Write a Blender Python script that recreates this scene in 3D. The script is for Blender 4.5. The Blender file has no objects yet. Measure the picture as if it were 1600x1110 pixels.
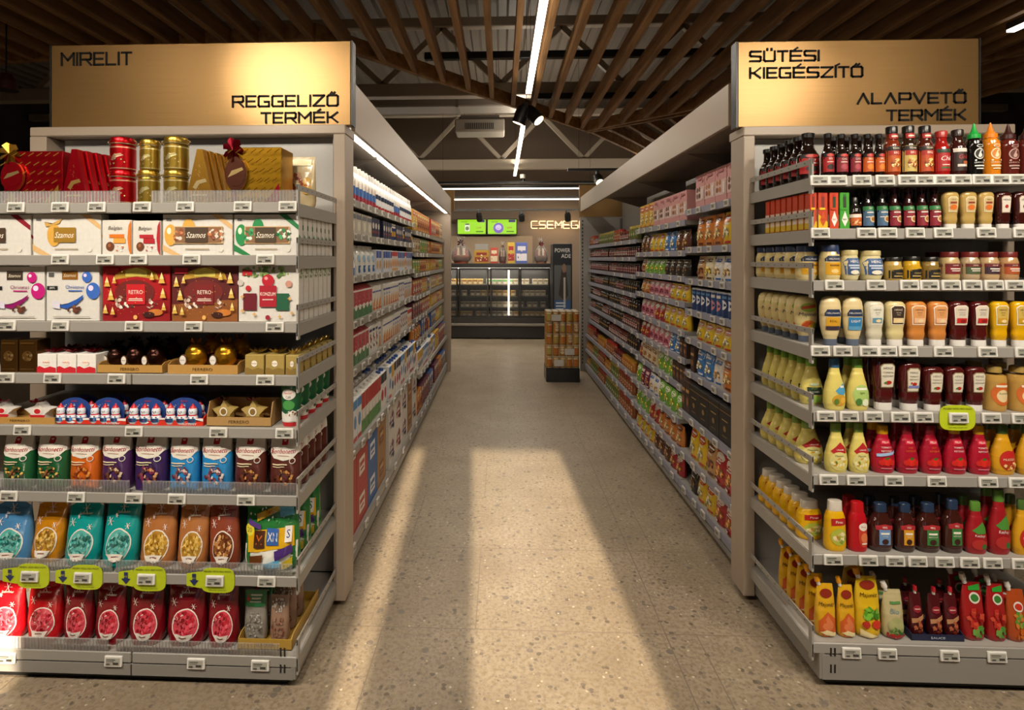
import bpy, math, random
import numpy as np

R = random.Random(11)
SC = bpy.context.scene
COL = SC.collection
PI = math.pi

# ------------------------------------------------------------------ camera
FPX, EYE, YAW, VX, VY = 870.0, 1.55, math.radians(2.3), 783.0, 404.0
CX = VX - FPX * math.tan(YAW)
cam = bpy.data.cameras.new('camera')
cam.sensor_fit = 'HORIZONTAL'
cam.sensor_width = 36.0
cam.lens = 36.0 * FPX / 1600
cam.shift_x = (800 - CX) / 1600
cam.shift_y = -(555 - VY) / 1600
cam.clip_start = 0.05
cam_ob = bpy.data.objects.new('camera', cam)
cam_ob.location = (0, 0, EYE)
cam_ob.rotation_euler = (PI / 2, 0, YAW)
COL.objects.link(cam_ob)
SC.camera = cam_ob


def gx(px, Y):
    """the X of a photo column on the plane at distance Y"""
    t = (px - CX) / FPX
    return Y * (t * math.cos(YAW) - math.sin(YAW)) / (math.cos(YAW) + t * math.sin(YAW))


def depth(X, Y):
    return -X * math.sin(YAW) + Y * math.cos(YAW)


def gz(py, X, Y):
    """the height of a photo row at X, Y"""
    return EYE - (py - VY) / FPX * depth(X, Y)


# ------------------------------------------------------------------ world, exposure, sun, large lights
SC.view_settings.view_transform = 'Standard'
SC.view_settings.look = 'None'
SC.view_settings.gamma = 1
SC.view_settings.use_curve_mapping = False
SC.view_settings.exposure = 0.12
w = bpy.data.worlds.new('world')
SC.world = w
w.use_nodes = True
w.node_tree.nodes['Background'].inputs[0].default_value = (0.75, 0.85, 1, 1)
w.node_tree.nodes['Background'].inputs[1].default_value = 0.6
try:
    SC.cycles.max_bounces = 6
    SC.cycles.transparent_max_bounces = 12
    SC.cycles.sample_clamp_indirect = 4
    SC.cycles.caustics_reflective = False
    SC.cycles.caustics_refractive = False
except Exception:
    pass


def lamp(name, kind, loc, energy, color, aim=None, **kw):
    l = bpy.data.lights.new(name, kind)
    l.energy = energy
    l.color = color
    for k, v in kw.items():
        setattr(l, k, v)
    o = bpy.data.objects.new(name, l)
    o.location = loc
    if aim is not None:
        d = np.array(aim, float) - np.array(loc, float)
        o.rotation_euler = (math.acos(-d[2] / np.linalg.norm(d)), 0, math.atan2(d[1], d[0]) - PI / 2)
    COL.objects.link(o)
    return o


WARM = (1.0, 0.86, 0.68)
NEUT = (1.0, 0.91, 0.78)
SUN_EL = math.radians(18)
lamp('sun_light', 'SUN', (0, -6, 3), 14.0, (1.0, 0.84, 0.62),
     aim=(0 - 0.05 * math.cos(SUN_EL), -6 + math.cos(SUN_EL), 3 - math.sin(SUN_EL)), angle=math.radians(0.6))
# light of the ceiling's linear lamps and spotlights, plus added fill lamps
lamp('aisle_strip_light', 'AREA', (0.27, 3.95, 3.165), 22, NEUT, aim=(0.27, 3.9501, 0), shape='RECTANGLE', size=0.054, size_y=3.1)
lamp('aisle_strip_light', 'AREA', (0.27, 8.95, 3.165), 32, NEUT, aim=(0.27, 8.9501, 0), shape='RECTANGLE', size=0.054, size_y=4.1)
lamp('entrance_fill_light', 'AREA', (-1.6, 0.2, 3.2), 60, WARM, aim=(-1.6, 0.7, 0), shape='RECTANGLE', size=2.6, size_y=0.1)  # added fill out of view above the entrance, no fitting is built
lamp('entrance_fill_light', 'AREA', (2.0, 0.2, 3.2), 60, WARM, aim=(2.0, 0.7, 0), shape='RECTANGLE', size=2.6, size_y=0.1)  # the second added fill, on the sauce side
lamp('deli_strip_light', 'AREA', (0.2, 9.6, 2.735), 45, NEUT, aim=(0.2, 10.0, 0), shape='RECTANGLE', size=7.2, size_y=0.05)
lamp('deli_strip_light', 'AREA', (0.2, 10.3, 2.625), 35, NEUT, aim=(0.2, 10.9, 0), shape='RECTANGLE', size=7.2, size_y=0.05)
for sx, ax in ((-1.9, -1.75), (-0.7, -1.05), (1.2, 1.4), (2.3, 2.0)):
    lamp('display_spotlight', 'SPOT', (sx, 0.0, 3.1), 118, NEUT, aim=(ax, 2.1, 1.15), spot_size=math.radians(62), spot_blend=0.8, shadow_soft_size=0.05)
lamp('sign_spotlight', 'SPOT', (-1.95, 0.0, 3.1), 190, NEUT, aim=(-0.96, 2.47, 2.36), spot_size=math.radians(15), spot_blend=1.0, shadow_soft_size=0.04)
lamp('sign_spotlight', 'SPOT', (2.32, 0.0, 3.1), 130, NEUT, aim=(1.16, 2.58, 2.32), spot_size=math.radians(15), spot_blend=1.0, shadow_soft_size=0.04)
lamp('roof_fill_light', 'AREA', (0.27, 8.95, 3.26), 20, NEUT, aim=(0.27, 8.9501, 9), shape='RECTANGLE', size=0.05, size_y=4.1)  # added upward fill that brightens the roof, not an output of the strip lamp
lamp('roof_fill_light', 'AREA', (0.27, 3.95, 3.26), 5, NEUT, aim=(0.27, 3.9501, 9), shape='RECTANGLE', size=0.05, size_y=3.1)  # weaker added roof fill over the near strip
lamp('deli_roof_fill_light', 'AREA', (0.2, 9.6, 2.82), 15, NEUT, aim=(0.2, 9.601, 9), shape='RECTANGLE', size=7.2, size_y=0.05)  # added upward fill for the truss and roof by the deli

# ------------------------------------------------------------------ colour and materials


def hx(s):
    if not isinstance(s, str):
        return s
    s = s.lstrip('#')
    if len(s) == 3:
        s = ''.join(c * 2 for c in s)
    out = []
    for i in (0, 2, 4):
        v = int(s[i:i + 2], 16) / 255
        out.append(v / 12.92 if v <= 0.04045 else ((v + 0.055) / 1.055) ** 2.4)
    return tuple(out)


MATS = {}


def nodes_of(name):
    m = bpy.data.materials.new(name)
    m.use_nodes = True
    nt = m.node_tree
    return m, nt, nt.nodes['Principled BSDF']


def noise(nt, scale, detail=3, coord='Object', stretch=None):
    tc = nt.nodes.new('ShaderNodeTexCoord')
    n = nt.nodes.new('ShaderNodeTexNoise')
    n.inputs['Scale'].default_value = scale
    n.inputs['Detail'].default_value = detail
    if stretch:
        mp = nt.nodes.new('ShaderNodeMapping')
        mp.inputs['Scale'].default_value = stretch
        nt.links.new(tc.outputs[coord], mp.inputs[0])
        nt.links.new(mp.outputs[0], n.inputs['Vector'])
    else:
        nt.links.new(tc.outputs[coord], n.inputs['Vector'])
    return n


def bump(nt, b, src, strength, dist=0.002):
    bp = nt.nodes.new('ShaderNodeBump')
    bp.inputs['Strength'].default_value = strength
    bp.inputs['Distance'].default_value = dist
    nt.links.new(src, bp.inputs['Height'])
    nt.links.new(bp.outputs[0], b.inputs['Normal'])


def printed(name, rough, metal=0.0, coat=0.0, bscale=80, bstr=0.1, bdist=0.001, spec=0.5):
    """a material whose plain print colours come with the mesh, face by face"""
    m, nt, b = nodes_of(name)
    at = nt.nodes.new('ShaderNodeAttribute')
    at.attribute_name = 'Col'
    n = noise(nt, bscale)
    mx = nt.nodes.new('ShaderNodeMix')
    mx.data_type = 'RGBA'
    mx.blend_type = 'MULTIPLY'
    mx.inputs[0].default_value = 0.18
    nt.links.new(at.outputs['Color'], mx.inputs[6])
    nt.links.new(n.outputs['Fac'], mx.inputs[7])
    nt.links.new(mx.outputs[2], b.inputs['Base Color'])
    b.inputs['Roughness'].default_value = rough
    b.inputs['Metallic'].default_value = metal
    b.inputs['Coat Weight'].default_value = coat
    b.inputs['Coat Roughness'].default_value = 0.1
    b.inputs['Specular IOR Level'].default_value = spec
    if bstr:
        bump(nt, b, n.outputs['Fac'], bstr, bdist)
    MATS[name] = m


printed('card', 0.5, bstr=0.05)
printed('paint', 0.42, bscale=300, bstr=0.05)
printed('plastic', 0.3, bscale=40, bstr=0.03)
printed('glassy', 0.1, coat=0.4, bscale=30, bstr=0.02)
printed('film', 0.26, coat=0.15, bscale=38, bstr=0.5, bdist=0.004)
printed('foil', 0.28, metal=0.85, bscale=45, bstr=0.35, bdist=0.002)
printed('matt', 0.85, bstr=0.1)


def clear_mat():
    m, nt, b = nodes_of('clear')
    out = nt.nodes['Material Output']
    b.inputs['Base Color'].default_value = (0.8, 0.8, 0.78, 1)
    b.inputs['Roughness'].default_value = 0.15
    tr = nt.nodes.new('ShaderNodeBsdfTransparent')
    tr.inputs[0].default_value = (0.93, 0.93, 0.93, 1)
    mx = nt.nodes.new('ShaderNodeMixShader')
    fr = nt.nodes.new('ShaderNodeFresnel')
    fr.inputs[0].default_value = 1.35
    ad = nt.nodes.new('ShaderNodeMath')
    ad.operation = 'ADD'
    ad.inputs[1].default_value = 0.10
    nt.links.new(fr.outputs[0], ad.inputs[0])
    nt.links.new(ad.outputs[0], mx.inputs[0])
    nt.links.new(tr.outputs[0], mx.inputs[1])
    nt.links.new(b.outputs[0], mx.inputs[2])
    nt.links.new(mx.outputs[0], out.inputs[0])
    MATS['clear'] = m


    g = m.copy()
    g.name = 'pane_glass'
    g.node_tree.nodes['Fresnel'].inputs[0].default_value = 1.2
    g.node_tree.nodes['Math'].inputs[1].default_value = 0.03
    MATS['pane'] = g


clear_mat()


def emit_mat(name, strength):
    m, nt, b = nodes_of(name)
    at = nt.nodes.new('ShaderNodeAttribute')
    at.attribute_name = 'Col'
    n = noise(nt, 20)
    b.inputs['Base Color'].default_value = (0.02, 0.02, 0.02, 1)
    nt.links.new(at.outputs['Color'], b.inputs['Emission Color'])
    b.inputs['Emission Strength'].default_value = strength
    mr = nt.nodes.new('ShaderNodeMapRange')
    mr.inputs[3].default_value = 0.25
    mr.inputs[4].default_value = 0.4
    nt.links.new(n.outputs['Fac'], mr.inputs[0])
    nt.links.new(mr.outputs[0], b.inputs['Roughness'])
    MATS[name] = m


emit_mat('lamp_glow', 6.0)
emit_mat('screen_glow', 0.9)
emit_mat('neon_glow', 1.6)


def gold_mat():
    m, nt, b = nodes_of('brushed_gold')
    n = noise(nt, 1, 4, stretch=(3, 3, 900))
    cr = nt.nodes.new('ShaderNodeValToRGB')
    cr.color_ramp.elements[0].color = (*hx('7c5f36'), 1)
    cr.color_ramp.elements[1].color = (*hx('957342'), 1)
    nt.links.new(n.outputs['Fac'], cr.inputs[0])
    nt.links.new(cr.outputs[0], b.inputs['Base Color'])
    b.inputs['Metallic'].default_value = 0.6
    b.inputs['Roughness'].default_value = 0.36
    bump(nt, b, n.outputs['Fac'], 0.14, 0.001)
    MATS['brushed_gold'] = m


def wood_mat():
    m, nt, b = nodes_of('oak')
    n = noise(nt, 2.2, 6, stretch=(9, 0.8, 9))
    cr = nt.nodes.new('ShaderNodeValToRGB')
    cr.color_ramp.elements[0].position = 0.3
    cr.color_ramp.elements[0].color = (*hx('7a5630'), 1)
    cr.color_ramp.elements[1].position = 0.75
    cr.color_ramp.elements[1].color = (*hx('b98a55'), 1)
    nt.links.new(n.outputs['Fac'], cr.inputs[0])
    nt.links.new(cr.outputs[0], b.inputs['Base Color'])
    b.inputs['Roughness'].default_value = 0.6
    bump(nt, b, n.outputs['Fac'], 0.1)
    MATS['oak'] = m


def floor_mat():
    m, nt, b = nodes_of('terrazzo_tile')
    L = nt.links.new
    tc = nt.nodes.new('ShaderNodeTexCoord')

    def chips(scale, lo, hi, seed):
        mp = nt.nodes.new('ShaderNodeMapping')
        mp.inputs['Location'].default_value = (seed, seed * 1.7, 0)
        L(tc.outputs['Object'], mp.inputs[0])
        dn = nt.nodes.new('ShaderNodeTexNoise')
        dn.inputs['Scale'].default_value = scale * 1.5
        L(mp.outputs[0], dn.inputs['Vector'])
        mm = nt.nodes.new('ShaderNodeMix')
        mm.data_type = 'VECTOR'
        mm.inputs[0].default_value = 0.010
        L(mp.outputs[0], mm.inputs[4])
        L(dn.outputs['Color'], mm.inputs[5])
        v = nt.nodes.new('ShaderNodeTexVoronoi')
        v.inputs['Scale'].default_value = scale
        L(mm.outputs[1], v.inputs['Vector'])
        sp = nt.nodes.new('ShaderNodeSeparateColor')
        L(v.outputs['Color'], sp.inputs[0])
        gate = nt.nodes.new('ShaderNodeMath')
        gate.operation = 'GREATER_THAN'
        gate.inputs[1].default_value = lo
        L(sp.outputs[0], gate.inputs[0])
        near = nt.nodes.new('ShaderNodeMath')
        near.operation = 'LESS_THAN'
        near.inputs[1].default_value = hi
        L(v.outputs['Distance'], near.inputs[0])
        mu = nt.nodes.new('ShaderNodeMath')
        mu.operation = 'MULTIPLY'
        L(gate.outputs[0], mu.inputs[0])
        L(near.outputs[0], mu.inputs[1])
        return mu.outputs[0]

    def over(base, fac, col):
        mx = nt.nodes.new('ShaderNodeMix')
        mx.data_type = 'RGBA'
        L(fac, mx.inputs[0])
        L(base, mx.inputs[6])
        mx.inputs[7].default_value = (*hx(col), 1)
        return mx.outputs[2]

    n = noise(nt, 3.0, 6)
    cr = nt.nodes.new('ShaderNodeValToRGB')
    cr.color_ramp.elements[0].position = 0.3
    cr.color_ramp.elements[0].color = (*hx('877864'), 1)
    cr.color_ramp.elements[1].position = 0.7
    cr.color_ramp.elements[1].color = (*hx('9e8f7a'), 1)
    L(n.outputs['Fac'], cr.inputs[0])
    c = cr.outputs[0]
    n2 = noise(nt, 55.0, 8)
    mr = nt.nodes.new('ShaderNodeMapRange')
    mr.inputs[1].default_value = 0.42
    mr.inputs[2].default_value = 0.66
    mr.inputs[4].default_value = 0.75
    L(n2.outputs['Fac'], mr.inputs[0])
    c = over(c, mr.outputs[0], '77674f')
    c = over(c, chips(130, 0.75, 0.45, 5.5), '8f816d')
    c = over(c, chips(22, 0.93, 0.34, 21.0), '71675c')
    c = over(c, chips(75, 0.72, 0.42, 0.0), '7d7163')
    c = over(c, chips(48, 0.90, 0.40, 3.1), '6d6256')
    c = over(c, chips(40, 0.95, 0.38, 7.7), '665a4c')
    c = over(c, chips(70, 0.97, 0.34, 12.3), 'b3a690')
    br = nt.nodes.new('ShaderNodeTexBrick')
    br.offset = 0.3
    br.offset_frequency = 2
    br.inputs['Scale'].default_value = 1.0
    br.inputs['Mortar Size'].default_value = 0.0022
    br.inputs['Mortar Smooth'].default_value = 0.0
    br.inputs['Brick Width'].default_value = 1.3
    br.inputs['Row Height'].default_value = 0.65
    mp = nt.nodes.new('ShaderNodeMapping')
    mp.inputs['Location'].default_value = (0.107 + 0.0, -2.325 + 3 * 1.3 - 0.65, 0)
    L(tc.outputs['Object'], mp.inputs[0])
    L(mp.outputs[0], br.inputs['Vector'])
    sx = nt.nodes.new('ShaderNodeSeparateXYZ')
    L(tc.outputs['Object'], sx.inputs[0])
    cmpn = nt.nodes.new('ShaderNodeMath')
    cmpn.operation = 'COMPARE'
    cmpn.inputs[1].default_value = 0.677
    cmpn.inputs[2].default_value = 0.0025
    L(sx.outputs[0], cmpn.inputs[0])
    mxx = nt.nodes.new('ShaderNodeMath')
    mxx.operation = 'MAXIMUM'
    L(br.outputs['Fac'], mxx.inputs[0])
    L(cmpn.outputs[0], mxx.inputs[1])
    c = over(c, mxx.outputs[0], '75685a')
    L(c, b.inputs['Base Color'])
    b.inputs['Roughness'].default_value = 0.38
    b.inputs['Specular IOR Level'].default_value = 0.4
    bump(nt, b, n.outputs['Fac'], 0.04)
    MATS['terrazzo_tile'] = m


gold_mat()
wood_mat()
floor_mat()

# ------------------------------------------------------------------ mesh building


class M:
    def __init__(s):
        s.v, s.f, s.c, s.m = [], [], [], []

    def add(s, vs, fs, col, fin='card'):
        o = len(s.v)
        s.v.extend(vs)
        many = isinstance(col, list)
        for i, f in enumerate(fs):
            s.f.append([o + k for k in f])
            s.c.append(hx(col[i]) if many else hx(col))
            s.m.append(fin)
        return s

    def box(s, x0, x1, y0, y1, z0, z1, col, fin='card', b=0.0):
        if b <= 0:
            vs = [(x, y, z) for z in (z0, z1) for y in (y0, y1) for x in (x0, x1)]
            return s.add(vs, [(0, 2, 3, 1), (4, 5, 7, 6), (0, 1, 5, 4), (2, 6, 7, 3), (0, 4, 6, 2), (1, 3, 7, 5)], col, fin)
        lo, hi = (x0, y0, z0), (x1, y1, z1)
        vs, idx = [], {}
        for sx in (0, 1):
            for sy in (0, 1):
                for sz in (0, 1):
                    for ax in range(3):
                        p = []
                        for a, sg in enumerate((sx, sy, sz)):
                            e = hi[a] if sg else lo[a]
                            p.append(e if a == ax else (e - b if sg else e + b))
                        idx[(sx, sy, sz, ax)] = len(vs)
                        vs.append(tuple(p))
        fs = []
        for ax in range(3):
            a1, a2 = [(1, 2), (2, 0), (0, 1)][ax]
            for sg in (0, 1):
                q = []
                for u, vv in ((0, 0), (1, 0), (1, 1), (0, 1)):
                    k = [0, 0, 0]
                    k[ax], k[a1], k[a2] = sg, u, vv
                    q.append(idx[(*k, ax)])
                fs.append(q if sg else q[::-1])
        for ax in range(3):
            a1, a2 = [(1, 2), (2, 0), (0, 1)][ax]
            for u in (0, 1):
                for vv in (0, 1):
                    k0, k1 = [0, 0, 0], [0, 0, 0]
                    k0[a1] = k1[a1] = u
                    k0[a2] = k1[a2] = vv
                    k1[ax] = 1
                    q = [idx[(*k0, a1)], idx[(*k1, a1)], idx[(*k1, a2)], idx[(*k0, a2)]]
                    fs.append(q if u == vv else q[::-1])
        for sx in (0, 1):
            for sy in (0, 1):
                for sz in (0, 1):
                    q = [idx[(sx, sy, sz, a)] for a in range(3)]
                    fs.append(q if (sx + sy + sz) % 2 else q[::-1])
        return s.add(vs, fs, col, fin)

    def prism(s, pts, y0, y1, col, fin='card', side=None):
        """outline in x,z pushed from y0 to y1"""
        n = len(pts)
        vs = [(x, y0, z) for x, z in pts] + [(x, y1, z) for x, z in pts]
        fs = [list(range(n)), list(range(2 * n - 1, n - 1, -1))] + [[i, i + n, (i + 1) % n + n, (i + 1) % n] for i in range(n)]
        return s.add(vs, fs, [col, col] + [side or col] * n, fin)

    def tube(s, p, q, r, col, fin='paint', n=8, r2=None):
        p, q = np.array(p, float), np.array(q, float)
        d = (q - p) / np.linalg.norm(q - p)
        a = np.cross(d, (0, 0, 1) if abs(d[2]) < 0.9 else (1, 0, 0))
        a /= np.linalg.norm(a)
        b = np.cross(d, a)
        r2 = r if r2 is None else r2
        vs = []
        for c, rr in ((p, r), (q, r2)):
            for k in range(n):
                t = 2 * PI * (k + .5) / n
                vs.append(tuple(c + rr * (math.cos(t) * a + math.sin(t) * b)))
        fs = [[k, (k + 1) % n, (k + 1) % n + n, k + n] for k in range(n)] + [list(range(n))[::-1], list(range(n, 2 * n))]
        return s.add(vs, fs, col, fin)

    def bar(s, p, q, wd, ht, col, fin='paint'):
        """rectangular bar from p to q, ht is the upright side"""
        p, q = np.array(p, float), np.array(q, float)
        d = (q - p) / np.linalg.norm(q - p)
        up = np.array((0, 0, 1.0)) if abs(d[2]) < 0.95 else np.array((0, 1.0, 0))
        a = np.cross(d, up)
        a /= np.linalg.norm(a)
        b = np.cross(a, d)
        vs = []
        for c in (p, q):
            for i, j in ((-1, -1), (1, -1), (1, 1), (-1, 1)):
                vs.append(tuple(c + a * i * wd / 2 + b * j * ht / 2))
        return s.add(vs, [(3, 2, 1, 0), (4, 5, 6, 7), (0, 1, 5, 4), (1, 2, 6, 5), (2, 3, 7, 6), (3, 0, 4, 7)], col, fin)

    def merge(s, o, off=(0, 0, 0), rz=0.0, sc=1.0):
        k = len(s.v)
        c, n = math.cos(rz) * sc, math.sin(rz) * sc
        s.v.extend((x * c - y * n + off[0], x * n + y * c + off[1], z * sc + off[2]) for x, y, z in o.v)
        s.f.extend([i + k for i in f] for f in o.f)
        s.c.extend(o.c)
        s.m.extend(o.m)
        return s

    def mesh(s, name, smooth=40):
        me = bpy.data.meshes.new(name)
        me.from_pydata(s.v, [], s.f)
        fins = list(dict.fromkeys(s.m))
        for fn in fins:
            me.materials.append(MATS[fn])
        me.polygons.foreach_set('material_index', [fins.index(x) for x in s.m])
        at = me.color_attributes.new('Col', 'FLOAT_COLOR', 'CORNER')
        cols = np.ones((len(s.f), 4), np.float32)
        cols[:, :3] = np.array(s.c, np.float32)
        at.data.foreach_set('color', np.repeat(cols, [len(f) for f in s.f], axis=0).ravel())
        if smooth:
            me.polygons.foreach_set('use_smooth', [True] * len(s.f))
            me.set_sharp_from_angle(angle=math.radians(smooth))
        me.update()
        return me


TXT = {}


def glyphs(t):
    if t not in TXT:
        cu = bpy.data.curves.new('letters', 'FONT')
        cu.body = t
        cu.resolution_u = 2
        ob = bpy.data.objects.new('letters', cu)
        me = bpy.data.meshes.new_from_object(ob)
        v = np.array([p.co[:2] for p in me.vertices]) if len(me.vertices) else np.zeros((1, 2))
        f = [list(p.vertices) for p in me.polygons]
        lo, hi = v.min(0), v.max(0)
        v = v - (lo + hi) / 2
        TXT[t] = (v, f, hi - lo)
        bpy.data.objects.remove(ob)
        bpy.data.curves.remove(cu)
        bpy.data.meshes.remove(me)
    return TXT[t]


def decals(m, mp, items, w, h, fin='card', rnd=None, off=0.0009, fine=1):
    """flat prints laid on a front: x as a share of the width from the middle, z as a share of the height"""
    rnd = rnd or random.Random(3)
    for it in items:
        k = it[0]
        off += 0.0004
        if k == 'r':
            _, cx, cz, ww, hh, col = it[:6]
            nx, nz = (9, 4) if fine else (3, 1)
            vs = [mp((cx + ww * (i / nx - .5)) * w, (cz + hh * (j / nz - .5)) * h, off) for j in range(nz + 1) for i in range(nx + 1)]
            fs = [(j * (nx + 1) + i, j * (nx + 1) + i + 1, (j + 1) * (nx + 1) + i + 1, (j + 1) * (nx + 1) + i) for j in range(nz) for i in range(nx)]
            m.add(vs, fs, col, it[6] if len(it) > 6 else fin)
        elif k in 'ep':
            if k == 'e':
                _, cx, cz, rx, rz, col = it[:6]
                n = 22 if fine else 10
                pts = [(cx + rx * math.cos(2 * PI * i / n), cz + rz * math.sin(2 * PI * i / n)) for i in range(n)]
                f2 = it[6] if len(it) > 6 else fin
            else:
                _, raw, col = it[:3]
                f2 = it[3] if len(it) > 3 else fin
                pts = []
                for i, a in enumerate(raw):
                    b = raw[(i + 1) % len(raw)]
                    ns = 5 if fine else 1
                    pts += [(a[0] + (b[0] - a[0]) * t / ns, a[1] + (b[1] - a[1]) * t / ns) for t in range(ns)]
                cx, cz = sum(p[0] for p in raw) / len(raw), sum(p[1] for p in raw) / len(raw)
            n = len(pts)
            rings = (0.3, 0.65, 1.0) if fine else (1.0,)
            vs = [mp(cx * w, cz * h, off)]
            for rr in rings:
                vs += [mp((cx + (x - cx) * rr) * w, (cz + (z - cz) * rr) * h, off) for x, z in pts]
            fs = [(0, 1 + i, 1 + (i + 1) % n) for i in range(n)]
            for q in range(1, len(rings)):
                o = 1 + (q - 1) * n
                fs += [(o + i, o + n + i, o + n + (i + 1) % n, o + (i + 1) % n) for i in range(n)]
            m.add(vs, fs, col, f2)
        elif k == 't':
            _, t, cx, cz, size, col = it[:6]
            maxw = it[6] if len(it) > 6 else 0.9
            shear = it[7] if len(it) > 7 else 0.0
            v, f, (tw, th) = glyphs(t)
            sz = size * h
            sx = min(sz, maxw * w / max(tw, 1e-6))
            vs = [mp(cx * w + x * sx + shear * y * sz, cz * h + y * sz, off) for x, y in v]
            m.add(vs, f, col, fin)
        elif k == 'b':
            _, cx, cz, rx, rz, cols, n, sz = it[:8]
            f2 = it[8] if len(it) > 8 else fin
            for _i in range(n):
                t, q = rnd.random() * 2 * PI, math.sqrt(rnd.random()) * 0.88
                x, z = cx * w + rx * w * q * math.cos(t), cz * h + rz * h * q * math.sin(t)
                off += 0.00005
                a0, nn = rnd.random() * 6, rnd.choice((4, 5, 6))
                r1, r2 = sz * w * rnd.uniform(.6, 1.2), sz * w * rnd.uniform(.4, 1)
                pts = []
                for i in range(nn):
                    u = 2 * PI * i / nn
                    dx, dz = r1 * math.cos(u), r2 * math.sin(u)
                    pts.append((x + dx * math.cos(a0) - dz * math.sin(a0), z + dx * math.sin(a0) + dz * math.cos(a0)))
                tip = off + rnd.uniform(0, 0.25) * sz * w
                vs = [mp(x, z, tip)] + [mp(px, pz, off) for px, pz in pts]
                m.add(vs, [(0, 1 + i, 1 + (i + 1) % nn) for i in range(nn)], rnd.choice(cols), f2)
    return m


class Body:
    """an upright body whose level sections are rounded: bottle, jar, can, pouch"""

    def __init__(s, w, h, d, prof, p=2.0, crinkle=0.0, seed=0, lean=0.0, dense=22, slant=0.0):
        s.sl = slant
        z = np.array([q[0] for q in prof]) * h
        a = np.array([q[1] for q in prof]) * w / 2
        b = np.array([(q[2] if len(q) > 2 else q[1]) for q in prof]) * d / 2
        zz = np.unique(np.concatenate([np.linspace(z[0], z[-1], dense), z])) if dense else z
        A, B = np.interp(zz, z, a), np.interp(zz, z, b)
        if dense:
            for _ in range(2):
                A[1:-1] = (A[:-2] + 2 * A[1:-1] + A[2:]) / 4
                B[1:-1] = (B[:-2] + 2 * B[1:-1] + B[2:]) / 4
        s.z, s.a, s.b, s.p, s.w, s.h, s.k, s.lean = zz, A, B, p, w, h, crinkle, lean
        q = random.Random(seed)
        s.ph = [q.uniform(0, 6) for _ in range(6)]

    def dims(s, z):
        return float(np.interp(z, s.z, s.a)), float(np.interp(z, s.z, s.b))

    def wr(s, x, z):
        if not s.k:
            return 1.0
        u, v, p = x / s.w * 6.3, z / s.h * 6.3, s.ph
        return 1 + s.k * (math.sin(2.1 * u + 1.3 * v + p[0]) + .7 * math.sin(-1.6 * u + 2.7 * v + p[1]) + .5 * math.sin(3.7 * u - 1.9 * v + p[2]) + .4 * math.sin(4.3 * v + p[3]))

    def front(s, x, z, off=0.0):
        a, b = s.dims(z)
        t = min(abs(x) / max(a, 1e-5), 0.985)
        y = b * (1 - t ** s.p) ** (1 / s.p) * s.wr(x, z)
        return ((x if abs(x) < a else math.copysign(a, x)) + s.sl * z, -(y + off) + s.lean * z, z)

    def build(s, m, col, fin, bands=(), n=24, z0=None, z1=None, bottom=True, top=True):
        zs = sorted(set([round(float(z), 5) for z in s.z] + [round(q * s.h, 5) for b in bands for q in b[:2]]))
        zs = [z for z in zs if z <= s.z[-1] + 1e-5 and (z0 is None or z >= z0 * s.h - 1e-6) and (z1 is None or z <= z1 * s.h + 1e-6)]
        vs, fs, cs = [], [], []
        for z in zs:
            a, b = s.dims(z)
            for i in range(n):
                t = 2 * PI * i / n
                c, sn = math.cos(t), math.sin(t)
                x = a * math.copysign(abs(c) ** (2 / s.p), c)
                y = b * math.copysign(abs(sn) ** (2 / s.p), sn) * s.wr(x, z)
                vs.append((x + s.sl * z, y + s.lean * z, z))
        for j in range(len(zs) - 1):
            mid = (zs[j] + zs[j + 1]) / 2 / s.h
            cc = col
            for b in bands:
                if b[0] <= mid <= b[1]:
                    cc = b[2]
            for i in range(n):
                fs.append((j * n + i, j * n + (i + 1) % n, (j + 1) * n + (i + 1) % n, (j + 1) * n + i))
                cs.append(cc)
        k = (len(zs) - 1) * n
        if bottom:
            fs.append(list(range(n))[::-1])
            cs.append(cs[0])
        if top:
            fs.append([k + i for i in range(n)])
            cs.append(cs[k - 1])
        return m.add(vs, fs, cs, fin)


# ------------------------------------------------------------------ things and parts


def link(name, data, parent=None, loc=None):
    o = bpy.data.objects.new(name, data)
    COL.objects.link(o)
    if parent is not None:
        o.parent = parent
    if loc is not None:
        o.location = loc
    return o


def tag(o, label, cat, group=None):
    o['label'] = label
    o['category'] = cat
    if group:
        o['group'] = group
    return o


def thing(name, label, cat, loc=(0, 0, 0), rz=0.0, group=None):
    o = link(name, None, None, loc)
    o.empty_display_size = 0.05
    o.rotation_euler = (0, 0, rz)
    return tag(o, label, cat, group)


def part(name, m, parent, smooth=40):
    return link(name, m.mesh(name, smooth), parent)


def struct(name, m, smooth=40):
    o = link(name, m.mesh(name, smooth))
    o['kind'] = 'structure'
    return o


class Kind:
    """one product: its parts, built once; every copy on a shelf is an object with copies of the parts"""

    def __init__(s, name, cat, look, parts, w, h, d):
        s.name, s.cat, s.look, s.w, s.h, s.d = name, cat, look, w, h, d
        if isinstance(parts, M):
            s.mesh, s.parts = parts.mesh(name), None
        else:
            s.mesh = None
            s.parts = [(n, m.mesh(n), [(n2, m2.mesh(n2)) for n2, m2 in sub]) for n, m, sub in parts]
        ys = [q[1] for q in (parts if isinstance(parts, M) else parts[0][1]).v]
        s.y0, s.y1 = min(ys), max(ys)

    def put(s, loc, label, rz=0.0, sc=(1, 1, 1), group=None, tilt=0.0):
        o = link(s.name, s.mesh, None, loc)
        o.rotation_euler = (tilt, 0, rz)
        o.scale = sc
        tag(o, label, s.cat, group)
        for n, me, sub in s.parts or ():
            c = link(n, me, o)
            for n2, me2 in sub:
                link(n2, me2, c)
        return o


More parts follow.
